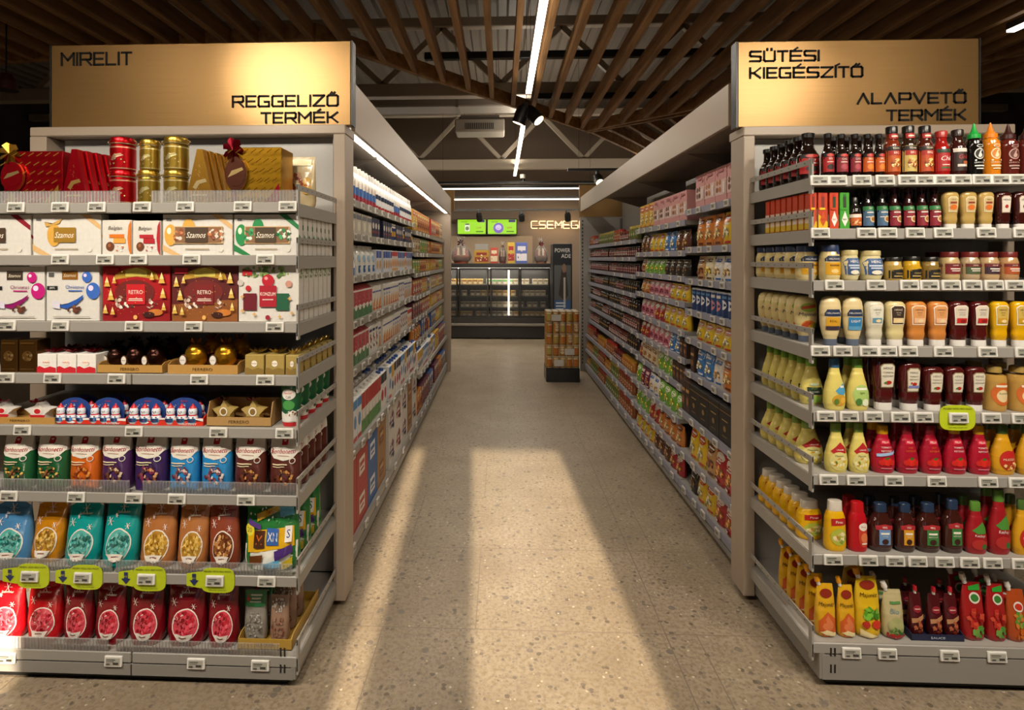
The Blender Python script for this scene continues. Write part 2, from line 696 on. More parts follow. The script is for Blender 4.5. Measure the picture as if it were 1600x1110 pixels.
ORD = ('first second third fourth fifth sixth seventh eighth ninth tenth eleventh twelfth thirteenth fourteenth fifteenth sixteenth '
       'seventeenth eighteenth nineteenth twentieth').split()
ORD += ['twenty-' + x for x in ORD[:9]] + ['thirtieth'] + ['thirty-' + x for x in ORD[:9]] + ['fortieth'] + ['forty-' + x for x in ORD[:9]] + ['fiftieth'] + ['fifty-' + x for x in ORD[:9]]
ORD += ['sixtieth'] + ['sixty-' + x for x in ORD[:9]] + ['seventieth'] + ['seventy-' + x for x in ORD[:9]]
LEVEL = ['top', 'second', 'third', 'fourth', 'fifth', 'sixth', 'seventh', 'eighth', 'ninth', 'tenth']

# ================================================================== THE SETTING
GREY, TAUPE, DARK = '97938c', 'ad9c8a', '1c1a19'
YL, YR = 1.97, 2.05            # front edges of the two end displays
PL, PR = 2.44, 2.55            # front of their frames
XL, XR = -0.729, 1.118         # their sides towards the aisle
AFL, AFR = -0.69, 1.09         # faces of the fascias over the aisle

fl = M()
fl.add([(-9, -4, 0), (9, -4, 0), (9, 13, 0), (-9, 13, 0)], [(0, 1, 2, 3)], '888', 'terrazzo_tile')
struct('floor', fl)
deck = M()
xs, zs, x = [], [], -9.0
while x < 9:
    for dx, dz in ((0, 0), (0.10, 0), (0.13, 0.06), (0.23, 0.06)):
        xs.append(x + dx)
        zs.append(4.75 + dz)
    x += 0.26
for i in range(len(xs) - 1):
    deck.add([(xs[i], -3.2, zs[i]), (xs[i + 1], -3.2, zs[i + 1]), (xs[i + 1], 13, zs[i + 1]), (xs[i], 13, zs[i])], [(0, 3, 2, 1)], '857b6f', 'paint')
struct('ceiling', deck, 0)
struct('wall_back', M().box(-9, 9, 12, 12.2, 0, 4.9, '8d7a68', 'matt'))
struct('wall_left', M().box(-9.2, -9, -3.2, 12.2, 0, 4.9, '4a423b', 'matt'))
struct('wall_right', M().box(9, 9.2, -3.2, 12.2, 0, 4.9, '4a423b', 'matt'))
wf = M()
tops = {0: 2.5, 1: 2.5, 2: 2.0}
edges = [-9.2, -2.35, -1.52, -0.345, -0.235, 0.145, 0.84, 9.2]
for i in range(7):
    z0 = 0 if i % 2 == 0 else (2.0 if i == 1 else 2.5)
    wf.box(edges[i], edges[i + 1], -3.2, -3.0, z0, 4.9, '5a5048', 'matt')
struct('wall_front', wf)

# roof trusses
for ty, zb, zt, hb in ((7.0, 3.58, 4.45, 0.16), (10.2, 3.18, 4.15, 0.18), (4.2, 3.85, 4.55, 0.1)):
    t = thing('roof_truss', {7.0: 'beige steel roof truss behind the point of the wooden slat ceiling',
                             10.2: 'beige steel roof truss above the deli counter, behind the heater unit',
                             4.2: 'beige steel roof truss seen through the gaps between wooden slats'}[ty], 'roof truss', (0, ty, zb))
    part('bottom_chord', M().box(-8.9, 8.9, -0.08, 0.08, 0, hb, 'bfb09c', 'paint', .01), t)
    part('top_chord', M().box(-8.9, 8.9, -0.06, 0.06, zt - zb, zt - zb + 0.12, 'bfb09c', 'paint', .01), t)
    k, x = 0, -6.0
    while x < 6.0:
        a, b = (hb, zt - zb) if k % 2 == 0 else (zt - zb, hb)
        part('diagonal_brace', M().bar((x, 0, a), (x + 0.75, 0, b), 0.07, 0.07, 'b8a994', 'paint'), t)
        x += 0.75
        k += 1
t = thing('air_duct', 'wide pale duct running across behind the wooden slat edge', 'duct', (0, 7.75, 3.62))
part('duct_body', M().box(-3.2, 0.25, -0.2, 0.2, 0, 0.26, '9a8f82', 'paint', .015), t)
for sx in (-2.4, -0.6):
    part('duct_flange', M().box(sx - .02, sx + .02, -0.215, 0.215, -0.015, 0.275, '857a6d', 'paint'), t)

# wooden slat raft
RZ = 3.3
edge_line = [(-4.6, 4.85), (-1.5, 4.42), (1.17, 7.73), (2.3, 6.62), (4.6, 4.9)]
raft = thing('slatted_ceiling_raft', 'suspended raft of dark-stained oak slats with zigzag edge over the aisle', 'ceiling slats', (0, 0, RZ))
for i in range(4):
    (xa, ya), (xb, yb) = edge_line[i], edge_line[i + 1]
    part('edge_beam', M().bar((xa, ya, 0.07), (xb, yb, 0.07), 0.045, 0.14, '888', 'oak'), raft)
x = -1.053 - 0.238 * 14
while x < 4.5:
    ye = np.interp(x, [p[0] for p in edge_line], [p[1] for p in edge_line])
    part('slat', M().box(x - 0.024, x + 0.024, -1.5, ye - 0.03, 0.005, 0.145, '888', 'oak'), raft)
    x += 0.238
raft2 = thing('slatted_ceiling_raft', 'smaller raft of oak slats behind the fascia over the jam shelves', 'ceiling slats', (0, 0, RZ))
part('edge_beam', M().bar((1.2, 7.82, .07), (2.45, 6.7, .07), 0.045, 0.14, '888', 'oak'), raft2)
for k in range(6):
    x0, y0 = 1.27 + .21 * k, 7.84 - .188 * k
    part('slat', M().bar((x0, y0, .07), (x0 + 1.1, y0 + 1.75, .07), 0.045, 0.13, '888', 'oak'), raft2)
raft3 = thing('slatted_ceiling_raft', 'raft of oak slats seen beyond the sign with the Alapvető lettering', 'ceiling slats', (0, 0, RZ))
for k in range(8):
    x0 = 3.4 + .26 * k
    part('slat', M().bar((x0 + .2, 5.05, .07), (x0 - .35, 8.6, .07), 0.045, 0.13, '888', 'oak'), raft3)

# black rails above the slats
for ry, rz_, x0, x1, lab in ((5.45, 3.5, -0.75, 3.4, 'black mounting rail crossing above the slats, second from the deli'),
                             (6.85, 3.5, 0.4, 2.2, 'short black mounting rail crossing above the slats near the twin spotlight'),
                             (4.1, 3.5, -3.2, 1.5, 'black mounting rail crossing above the slats, furthest from the deli')):
    tag(link('mounting_rail', M().box(x0, x1, -.03, .03, 0, .07, '141312', 'paint', .004).mesh('mounting_rail'), None, (0, ry, rz_)), lab, 'rail')


def linear_light(label, x0, y0, x1, y1, z, glow='fff0d8'):
    t = thing('linear_light', label, 'lamp', (x0, y0, z))
    d = (x1 - x0, y1 - y0)
    part('housing', M().bar((0, 0, .045), (*d, .045), .06, .05, '2a2826', 'paint'), t)
    part('diffuser', M().bar((0, 0, .012), (*d, .012), .054, .018, glow, 'lamp_glow'), t)
    for q in (.12, .88):
        part('suspension_wire', M().tube((d[0] * q, d[1] * q, .06), (d[0] * q, d[1] * q, 4.79 - z), .002, '222', 'paint', 5), t)
    return t


linear_light('long glowing ceiling strip lamp over the aisle, on the camera side of the twin spotlight', .27, 2.4, .27, 5.5, 3.17)
linear_light('glowing ceiling strip lamp over the aisle, on the deli side of the twin spotlight', .27, 6.9, .27, 11.0, 3.17)
linear_light('glowing strip lamp beyond the top corner of the baking sign', 3.83, 1.6, 3.83, 4.35, 3.25)
linear_light('glowing strip lamp across the shop in front of the deli wall, upper of two', -3.4, 9.6, 3.8, 9.6, 2.74)
linear_light('glowing strip lamp across the shop in front of the deli wall, lower of two', -3.4, 10.3, 3.8, 10.3, 2.63)


def spotlight(label, x, y, z, heads, hang=False, s=1.0):
    t = thing('track_spotlight', label, 'lamp', (x, y, z))
    part('adapter', M().box(-.02, .02, -.06, .06, .09, .15, '1a1918', 'paint', .004), t)
    if hang:
        part('suspension_wire', M().tube((0, 0, .15), (0, 0, 4.79 - z), .002, '222', 'paint', 5), t)
    for hx_, hy, hz in heads:
        d = np.array((hx_, hy, hz), float)
        d /= np.linalg.norm(d)
        o = np.array((hx_ * .13 * s, 0, 0.02))
        m = M().tube(o - d * .075 * s, o + d * .075 * s, .052 * s, '1b1a19', 'paint', 16, .062 * s)
        m.tube(o - d * .10 * s, o - d * .075 * s, .035 * s, '1b1a19', 'paint', 16)
        a = np.cross(d, (0, 0, 1.0))
        a /= np.linalg.norm(a)
        b = np.cross(d, a)
        for k in range(10):
            q = 2 * PI * k / 10
            n = math.cos(q) * a + math.sin(q) * b
            m.bar(o - d * .06 * s + n * .054 * s, o + d * .01 * s + n * .060 * s, .006, .006, '0d0d0d', 'paint')
        h = part('lamp_head', m, t)
        part('lens', M().tube(o + d * .066 * s, o + d * .0765 * s, .05 * s, 'e8c8a0', 'lamp_glow', 16), h)
        part('yoke', M().bar((o[0], 0, .03), (0, 0, .11), .03, .012, '1a1918', 'paint'), t)
    return t


spotlight('black twin-headed track spotlight hanging in the gap of the aisle strip lamp', .28, 6.2, 3.12, ((.5, -.28, -.62), (-.35, .1, -.9)), True, 1.25)
spotlight('black spotlight glowing at the top of the jam shelf fascia', 1.37, 8.0, 2.655, ((.12, -.75, -.65),), False, 1.1)
for i, (px, lab) in enumerate(((748, 'small black spotlight on the deli rail above the green screen with the jar'),
                               (814, 'small black spotlight on the deli rail just past the second green screen'),
                               (886, 'small black spotlight on the deli rail above the neon lettering'))):
    spotlight(lab, gx(px, 11.0), 11.0, 2.345, ((.1, .6, -.75),))
for x0, x1, ry, rz_, lab in ((-3.4, 3.8, 11.0, 2.49, 'thin black lighting track above the neon lettering, carrying three spotlights'),
                             (.95, 2.0, 8.0, 2.8, 'short black lighting track that carries the glowing spotlight by the jam fascia'),
                             (-1.5, 2.0, 9.3, 2.8, 'black lighting track just above the upper deli strip lamp')):
    t = thing('lighting_track', lab, 'rail', (x0, ry, rz_))
    part('track_profile', M().box(0, x1 - x0, -.02, .02, 0, .035, '161514', 'paint'), t)
    for q in (.15, .85):
        part('suspension_wire', M().tube(((x1 - x0) * q, 0, .035), ((x1 - x0) * q, 0, 4.79 - rz_), .002, '222', 'paint', 5), t)

# heater unit
t = HEAT = thing('air_heater', 'white ceiling air heater with a slotted grille hanging under the roof', 'heater', (gx(750, 8.6), 8.6, 3.48))
part('casing', M().box(-.38, .38, -.14, .3, 0, .2, 'b5aa9b', 'paint', .02), t)
g = M().box(-.22, .22, -.155, -.14, .04, .13, '2d2a27', 'paint')
for k in range(16):
    g.box(-.21 + .028 * k, -.198 + .028 * k, -.162, -.15, .042, .128, 'a89d8f', 'paint')
part('grille', g, t)
part('top_duct', M().box(-.3, .3, -.05, .25, .2, .28, '8b8175', 'paint', .01), t)
for sx_ in (-.25, .25):
    part('hanging_rod', M().tube((sx_, .1, .28), (sx_, .1, 4.79 - 3.48), .006, '8b8175', 'paint', 6), t)
tag(link('ceiling_camera', M().tube((0, 0, .05), (0, 0, .12), .05, 'b8ab9a', 'paint', 14).tube((0, 0, 0), (0, 0, .05), .04, '1a1a1a', 'glassy', 14).mesh('ceiling_camera'),
         None, (gx(817, 10.1), 10.1, gz(285, .4, 10.1) + .02)), 'small dome camera under the truss over the deli', 'camera')

# ------------------------------------------------------------------ stroke lettering for the signs
G = {
    'M': ((0, 0), (0, 1), (.5, .42), (1, 1), (1, 0)), 'I': ((0, 0), (0, 1)), 'R': ((0, 0), (0, 1), (.9, 1), (1, .9), (1, .55), (.9, .45), (0, .45), None, (.55, .45), (1, 0)),
    'E': ((1, 0), (0, 0), (0, 1), (1, 1), None, (0, .5), (.9, .5)), 'L': ((0, 1), (0, 0), (.95, 0)), 'T': ((0, 1), (1, 1), None, (.5, 1), (.5, 0)),
    'G': ((.95, 1), (.1, 1), (0, .88), (0, .12), (.1, 0), (1, 0), (1, .45), (.6, .45)), 'Z': ((0, 1), (1, 1), (0, 0), (1, 0)),
    'O': ((.12, 0), (0, .12), (0, .88), (.12, 1), (.88, 1), (1, .88), (1, .12), (.88, 0), (.12, 0)),
    'K': ((0, 0), (0, 1), None, (.95, 1), (.35, .5), (.95, 0), None, (0, .5), (.35, .5)),
    'S': ((1, 1), (.1, 1), (0, .9), (0, .6), (.1, .52), (.9, .48), (1, .4), (1, .1), (.9, 0), (0, 0)),
    'U': ((0, 1), (0, .12), (.12, 0), (.88, 0), (1, .12), (1, 1)), 'A': ((0, 0), (.5, 1), (1, 0)), 'P': ((0, 0), (0, 1), (.9, 1), (1, .9), (1, .5), (.9, .4), (0, .4)),
    'V': ((0, 1), (.5, 0), (1, 1)), 'C': ((1, 1), (.12, 1), (0, .88), (0, .12), (.12, 0), (1, 0)),
}
ACC = {'É': ('E', ((.4, 1.15), (.62, 1.32))), 'Í': ('I', ((0, 1.15), (.3, 1.32))), 'Ő': ('O', ((.3, 1.15), (.42, 1.3), None, (.58, 1.15), (.7, 1.3))),
       'Ü': ('U', ((.3, 1.15), (.3, 1.27), None, (.7, 1.15), (.7, 1.27)))}


def strokes(txt, x0, x1, z0, h):
    """the polylines of a line of wide lettering that fills x0..x1"""
    wid = [0.0 if c in 'IÍ' else 1.15 if c == 'M' else .85 if c in 'LTE' else 1.0 for c in txt]
    gap = .32
    u = (x1 - x0) / (sum(wid) + gap * (len(txt) - 1))
    out, x = [], x0
    for c, wd in zip(txt, wid):
        base, acc = ACC.get(c, (c, ()))
        for grp in (G[base], acc):
            cur = []
            for p in list(grp) + [None]:
                if p is None:
                    if cur:
                        out.append(cur)
                    cur = []
                else:
                    cur.append((x + p[0] * (wd if base != 'I' else 1) * u, z0 + p[1] * h))
        x += (wd + gap) * u
    return out


def lettering(txt, x0, x1, z0, h, t, y, col='0b0907', fin='matt', dep=.003):
    m = M()
    for ln in strokes(txt, x0, x1, z0, h):
        for a, b in zip(ln, ln[1:]):
            d = math.hypot(b[0] - a[0], b[1] - a[1])
            ex, ez = (b[0] - a[0]) / d * t / 2, (b[1] - a[1]) / d * t / 2
            p, q = (a[0] - ex, a[1] - ez), (b[0] + ex, b[1] + ez)
            nx, nz = -ez, ex
            m.prism([(p[0] - nx, p[1] - nz), (q[0] - nx, q[1] - nz), (q[0] + nx, q[1] + nz), (p[0] + nx, p[1] + nz)], y - dep, y, col, fin)
    return m


def sign(label, x0, x1, z0, z1, Y, lines):
    t = thing('aisle_sign', label, 'sign', ((x0 + x1) / 2, Y, z0))
    c = (x0 + x1) / 2
    part('sign_panel', M().box(x0 - c, x1 - c, 0, .05, 0, z1 - z0, '888', 'brushed_gold', .003), t)
    part('return_edge', M().box(x1 - c, x1 - c + .008, .0, .055, 0, z1 - z0, '1a1613', 'paint').box(x0 - c - .008, x0 - c, .0, .055, 0, z1 - z0, '1a1613', 'paint'), t)
    for txt, a, b, zt, zb in lines:
        A, B = gx(a, Y), gx(b, Y)
        za, zb_ = gz(zb, A, Y), gz(zt, A, Y)
        part('lettering', lettering(txt, A - c, B - c, za - z0, zb_ - za, .0085, -.0005), t)


ZHL, ZHR = gz(196, -1.3, PL), gz(196, 1.5, PR)
sign('gold sign lettered Mirelit and Reggeliző termék over the sweets', gx(80, PL + .03), gx(548, PL + .03), ZHL + .002, gz(67, -1.3, PL + .03), PL + .03,
     (('MIRELIT', 97, 205, 84, 102), ('REGGELIZŐ', 364, 528, 151, 167), ('TERMÉK', 409, 528, 177, 192)))
sign('gold sign lettered Sütési kiegészítő and Alapvető termék over the sauces', gx(1153, PR + .03), gx(1530, PR + .03), ZHR + .002, gz(63, 1.5, PR + .03), PR + .03,
     (('SÜTÉSI', 1172, 1279, 81, 96), ('KIEGÉSZÍTŐ', 1172, 1347, 107, 122), ('ALAPVETŐ', 1340, 1508, 147, 162), ('TERMÉK', 1386, 1508, 173, 188)))

# ------------------------------------------------------------------ shelving
LVL_L = [318, 400, 504, 586, 668, 772, 897, 1021]
LVL_R = [275, 358, 440, 544, 647, 747, 873, 1013]


def guard(m, x, yf, yb, z):
    """the low rail that closes the side of a shelf"""
    c = 'a09c95'
    m.box(x - .002, x + .002, yf, yb, z - .048, z - .002, c, 'paint')
    m.box(x - .002, x + .002, yf, yb, z + .046, z + .066, c, 'paint')
    m.box(x - .0032, x + .0032, yf, yf + .022, z - .06, z + .067, c, 'paint')
    m.box(x - .0028, x + .0028, yb - .03, yb, z - .048, z + .066, c, 'paint')
    n = 9
    for k in range(n):
        y = yf + .05 + (yb - yf - .09) * k / (n - 1)
        m.box(x - .0025, x + .0025, y - .003, y + .003, z + .053, z + .058, '45423e', 'paint')


def slots(m, x0, x1, y, z0, z1, dz=.05):
    z = z0
    while z < z1:
        m.box(x0, x1, y - .0015, y, z, z + .028, '1a1918', 'paint')
        z += dz


def end_display(label, x0, x1, xa, xb, pf, yf, levels, side, posts, join):
    """x0..x1 shelves, xa..xb frame, side = +1 when the open side is the high x"""
    t = thing('end_display_shelf', label, 'shelf unit', ((x0 + x1) / 2, pf, 0))
    c = (x0 + x1) / 2
    o = lambda m: M().merge(m, (-c, -pf, 0))
    zh = ZHL if side > 0 else ZHR
    part('header_beam', o(M().box(xa, xb, pf, pf + .16, zh - .042, zh, TAUPE, 'paint', .004)), t)
    for a, b in posts:
        part('frame_post', o(M().box(a, b, pf, pf + .14, 0.03, zh - .043, TAUPE, 'paint', .003)), t)
    part('back_panel', o(M().box(x0 + .01, x1 - .01, pf + .075, pf + .09, .12, zh - .045, 'b2afa9', 'paint')), t)
    xs_ = (x1 - .03, x1 - .008) if side > 0 else (x0 + .008, x0 + .03)
    u = M().box(xs_[0], xs_[1], pf + .045, pf + .073, .1, zh - .05, '8a867f', 'paint')
    slots(u, xs_[0] + .006, xs_[1] - .006, pf + .045, .14, zh - .06)
    part('upright', o(u), t)
    zb = gz(levels[-1], (x0 + x1) / 2, yf)
    sx = x1 - .018 if side > 0 else x0 + .036
    bx0, bx1 = (x0, sx) if side > 0 else (sx, x1)
    base = M().box(bx0, bx1, yf, yf + .02, .035, zb - .04, '8b8781', 'paint').box(sx - .01, sx + .01, yf + .001, pf + .1, .035, zb - .002, '8b8781', 'paint', .002)
    for k in (0, 1):
        for z in (.06, .12):
            base.box(sx - side * (.03 + .014 * k) - .003, sx - side * (.03 + .014 * k) + .003, yf - .001, yf + .001, z, z + .03, '1c1b1a', 'paint')
    if join:
        base.box(join - .002, join + .002, yf - .0012, yf, .035, zb - .04, '2b2927', 'paint')
    part('base_plinth', o(base), t)
    part('kick_plate', o(M().box(bx0 + .03, bx1 - .03, yf + .03, pf + .1, 0, .034, '0e0d0d', 'paint')), t)
    sx = x1 if side > 0 else x0
    zs_ = []
    for i, py in enumerate(levels):
        z = gz(py, (x0 + x1) / 2, yf)
        zs_.append(z)
        s = part('shelf', o(M().box(x0 + .004, x1 - .004, yf + .013, pf + .074, z - .03, z, 'a5a19a', 'paint')), t)
        rails = [(x0, x1)] if not join else [(x0, join - .002), (join + .002, x1)]
        for a, b in rails:
            part('price_rail', o(M().box(a, b, yf, yf + .012, z - .036, z + .003, GREY, 'paint', .003)), s)
        g_ = M()
        guard(g_, sx - side * .002, yf - .001, pf + .04, z)
        part('side_guard', o(g_), s)
    return t, zs_


JL = gx(205, YL)
SHL = end_display('taupe-framed grey shelf display of Christmas sweets at the aisle end, under the Mirelit sign',
                  -2.04, XL, gx(46, PL), AFL, PL, YL, LVL_L, 1, ((gx(46, PL), gx(72, PL)), (AFL - .054, AFL)), JL)
SHR = end_display('taupe-framed grey shelf display of sauces at the aisle end, under the Sütési sign',
                  XR, 2.24, AFR, 2.27, PR, YR, LVL_R, -1, ((AFR, AFR + .05), (2.215, 2.265)), None)

LEFT_LV = [1.86, 1.68, 1.455, 1.215, .965, .59, .13]
LEFT_LV2 = [1.80, 1.60, 1.41, 1.20, 1.00, .77, .50, .13]
RA = [1.86, 1.62, 1.42, 1.225, 1.045, .83, .575, .32, .11]
RB = [1.80, 1.60, 1.43, 1.26, 1.07, .89, .70, .50, .30, .11]
RC = [1.72, 1.56, 1.40, 1.23, 1.07, .90, .72, .52, .32, .11]


def front_x(side, z):
    """how far the shelf at height z reaches towards the aisle"""
    return (-.735 if z < .7 else -.775) if side < 0 else (1.153 if z < .7 else 1.195)


def aisle_bay(label, side, y0, y1, levels, canopy=True):
    xb = -1.23 if side < 0 else 1.66
    t = thing('shelving_bay', label, 'shelf unit', (xb, (y0 + y1) / 2, 0))
    o = lambda m: M().merge(m, (-xb, -(y0 + y1) / 2, 0))
    bx = lambda m, a, b, *r: m.box(min(a, b), max(a, b), *r)
    part('back_panel', o(bx(M(), xb, xb + side * .02, y0, y1, .05, 2.36, '8c8881', 'paint')), t)
    fx = front_x(side, 0)
    part('base_plinth', o(bx(M(), fx, fx + side * .015, y0, y1, .035, levels[-1] - .045, '8b8781', 'paint')), t)
    part('kick_plate', o(bx(M(), fx + side * .03, xb, y0, y1, 0, .034, '0e0d0d', 'paint')), t)
    for yy in (y0 + .012, y1 - .012):
        part('upright', o(bx(M(), xb - side * .001, xb - side * .03, yy - .012, yy + .012, .05, 2.1, '6f6b65', 'paint')), t)
    for z in levels:
        fx = front_x(side, z)
        s = part('shelf', o(bx(M(), fx + side * .012, xb - side * .031, y0 + .003, y1 - .003, z - .028, z, 'a19d96', 'paint')), t)
        part('price_rail', o(bx(M(), fx, fx + side * .011, y0 + .002, y1 - .002, z - .036, z + .003, '8f90a0' if side > 0 else GREY, 'paint')), s)
    return t


YB = [2.62, 3.70, 4.98, 6.30, 7.58]
YBR = [2.72, 3.68, 5.02, 6.38, 7.72]
ORDB = ['nearest the entrance', 'second from the entrance', 'third from the entrance', 'nearest the deli']
for i in range(4):
    aisle_bay('grey shelf bay of cartons and drinks beside the Mirelit end display, ' + ORDB[i], -1, YB[i], YB[i + 1] - .004, LEFT_LV if i < 2 else LEFT_LV2)
for i in range(4):
    aisle_bay('grey shelf bay of baking goods and jars beside the sauce display, ' + ORDB[i], 1, YBR[i], YBR[i + 1] - .004, (RA, RB, RC, RC)[i])


def canopy(label, side, x, y0, y1, z0, z1, ysoff):
    t = thing('shelf_canopy', label, 'canopy', (x, y0, z0))
    d = side * .52
    part('fascia', M().box(min(0, side * .02), max(0, side * .02), 0, y1 - y0, 0, z1 - z0, TAUPE, 'paint', .002), t)
    part('soffit', M().box(min(side * .021, d), max(side * .021, d), 0, ysoff - y0, .03, .045, '8b8178', 'paint'), t)
    y = .9
    while y < ysoff - y0:
        part('bracket', M().prism([(side * .1, .029), (d, .029), (d, -.1)] if side > 0 else [(d, -.1), (d, .029), (side * .1, .029)], y, y + .008, '8b8178', 'paint'), t)
        y += 1.3
    return t


cl = canopy('long taupe canopy with inset light strips over the carton shelves', -1, AFL, PL + .17, 7.58, 2.15, 2.38, 7.5)
for k in range(7):
    y0 = .1 + k * .7
    part('light_strip', M().box(-.075, -.04, y0, y0 + .62, .012, .028, 'fff2dc', 'lamp_glow'), cl)
canopy('long taupe canopy over the baking and jam shelves', 1, AFR, PR + .17, 7.72, 2.19, 2.39, 6.3)
for k in range(7):
    yk = PL + .17 + .1 + k * .7 + .31
    lamp('shelf_canopy_light', 'AREA', (AFL - .0575, yk, 2.161), 1.1, NEUT, aim=(AFL - .0575, yk + .0001, 0), shape='RECTANGLE', size=.035, size_y=.62)

# the far ends of the two shelf rows
t = thing('end_board', 'taupe upright panel closing the deli end of the carton shelves', 'panel', (-.83, 7.60, 0))
part('board_face', M().box(-.42, .14, 0, .08, .0, 2.38, TAUPE, 'paint', .003), t)
t = thing('end_board', 'pale grey panel with slotted edge closing the deli end of the jam shelves', 'panel', (1.38, 7.73, 0))
m = M().box(-.29, .29, 0, .05, 0, 2.12, 'b0ada7', 'paint')
slots(m, -.265, -.25, 0, .1, 2.08)
part('board_face', m, t)
tag(link('gold_end_board', M().box(-.30, .62, 0, .05, 0, .44, '888', 'brushed_gold').mesh('gold_end_board'), None, (1.38, 7.73, 2.122)),
    'gold sign board seen from behind over the deli end of the jam shelves', 'sign')
tag(link('gold_end_board', M().box(-.42, .18, 0, .05, 0, .30, '888', 'brushed_gold').mesh('gold_end_board'), None, (-.83, 7.70, 2.2)),
    'gold sign board at the deli end above the carton shelves', 'sign')

# ------------------------------------------------------------------ deli wall
FY = 10.7
fx0, fx1 = gx(600, FY), gx(863, FY)
t = thing('deli_fridge', 'black glass-door fridge of chilled deli packs at the end of the aisle', 'fridge', (0, FY, 0))
zt = gz(412, 0, FY)
part('cabinet_body', M().box(fx0, fx1, .62, .72, .02, zt - .05, '26231f', 'paint').box(fx0, fx1, 0.02, .7, zt - .08, zt, '1d1b1a', 'paint', .006)
     .box(fx0, fx0 + .03, .03, .62, .4, zt - .08, '26231f', 'paint').box(fx1 - .03, fx1, .03, .62, .4, zt - .08, '26231f', 'paint'), t)
part('base', M().box(fx0, fx1, .0, .7, .02, .25, '2b2825', 'paint', .004).box(fx0, fx1, .03, .7, .3, .40, '322f2b', 'paint'), t)
part('bumper_rail', M().box(fx0, fx1, -.02, .03, .252, .298, '8a8175', 'paint', .005), t)
FS = [.42, .60, .82, 1.04]
for k, z in enumerate(FS):
    part('shelf', M().box(fx0 + .032, fx1 - .032, .12, .6, z - .02, z, '4a453f', 'paint'), t)
part('light_strip', M().box(fx0 + .04, fx1 - .04, .1, .13, zt - .1, zt - .085, 'fff4e4', 'lamp_glow'), t)
for px in (668, 716, 765, 812):
    xa, xb = gx(px, FY) + .008, gx(px + 48, FY) - .008
    d = part('door', M().box(xa, xa + .03, .03, .06, .41, zt - .085, '191716', 'paint').box(xb - .03, xb, .03, .06, .41, zt - .085, '191716', 'paint')
             .box(xa + .03, xb - .03, .03, .06, .41, .44, '191716', 'paint').box(xa + .03, xb - .03, .03, .06, zt - .12, zt - .085, '191716', 'paint'), t)
    part('glass_pane', M().box(xa + .03, xb - .03, .042, .046, .44, zt - .12, 'fff', 'pane'), d)
    part('handle', M().box(xa + .036, xa + .05, .005, .03, .75, 1.05, '2b2927', 'paint', .003), d)
part('light_tube', M().tube((gx(795, FY), .09, .45), (gx(795, FY), .09, zt - .13), .014, 'fff4e4', 'lamp_glow', 8), t)
lamp('fridge_light', 'AREA', ((fx0 + fx1) / 2 + .3, FY + .11, zt - .11), 24, NEUT, aim=((fx0 + fx1) / 2 + .3, FY + .5, .3), shape='RECTANGLE', size=2.4, size_y=.04)
for k, (xa, xb) in enumerate(((714, 760), (761, 808))):
    Y = 11.85
    A, B = gx(xa, Y), gx(xb, Y)
    za, zb = gz(367, 0, Y), gz(342, 0, Y)
    t = thing('menu_screen', ('bright green advertising screen showing a jar, above the fridge', 'bright green advertising screen showing a purple tub, beside the neon lettering')[k], 'screen', ((A + B) / 2, Y, za))
    w_, h_ = B - A, zb - za
    part('bezel', M().box(-w_ / 2, w_ / 2, 0, .05, 0, h_, '15140f', 'plastic'), t)
    part('wall_mount', M().box(-.08, .08, .05, .15, h_ * .3, h_ * .7, '15140f', 'plastic'), t)
    m = M()
    items = [('r', 0, .5, .95, .9, '9fe012'), ('t', 'AKCIÓ', -.25, .82, .13, '2c5a0a', .4), ('r', .33, .86, .22, .16, '3c2a66'), ('t', '1249' if k == 0 else '2499', .24, .44, .17, 'b02a20', .3), ('r', .27, .2, .25, .06, '2c5a0a')]
    items += [('r', -.15, .42, .16, .4, 'e8ead0'), ('r', -.15, .66, .13, .08, '444'), ('e', -.15, .4, .06, .12, '6b7a4a')] if k == 0 else [('e', -.12, .42, .17, .33, '7a5ab8'), ('e', -.12, .46, .1, .17, 'd8c8f0'), ('t', 'max', -.12, .4, .12, 'b02a20', .2)]
    decals(m, lambda x, z, f: (x, -f, z), items, w_, h_, 'screen_glow')
    part('display', m, t)
NY = 11.9
t = thing('neon_lettering', 'warm white neon letters reading Csemege on the deli wall', 'sign', (gx(867, NY), NY, gz(357, .6, NY)))
zz0 = gz(357, .6, NY)
hh = gz(346, .6, NY) - zz0
xx = gx(830, NY)
part('mounting_bar', M().box(xx - gx(867, NY), xx - gx(867, NY) + 1.05, -.03, .1, .05, .065, '6a5848', 'paint'), t)
for ch in 'CSEMEGE':
    m = M()
    x1_ = xx + 9.8 / FPX * NY
    for ln in strokes(ch, xx, x1_, 0, hh):
        for a, b in zip(ln, ln[1:]):
            m.tube((a[0] - gx(867, NY), -.03, a[1]), (b[0] - gx(867, NY), -.03, b[1]), .011, 'ffd9a0', 'neon_glow', 6)
    part('letter', m, t)
    xx += 12.4 / FPX * NY
lamp('neon_light', 'AREA', (gx(867, NY), NY - .12, zz0 + hh / 2), 3, (1, .75, .45), aim=(gx(867, NY), NY + 1, zz0 + hh / 2), shape='RECTANGLE', size=1.0, size_y=.1)
tag(link('wall_panel', M().box(gx(690, 11.95), gx(832, 11.95), 0, .04, 0, gz(369, 0, 11.95) - 1.3, 'b09a80', 'matt').mesh('wall_panel'), None, (0, 11.95, 1.3)),
    'light tan wall panel below the green screens and behind the gift baskets', 'panel')

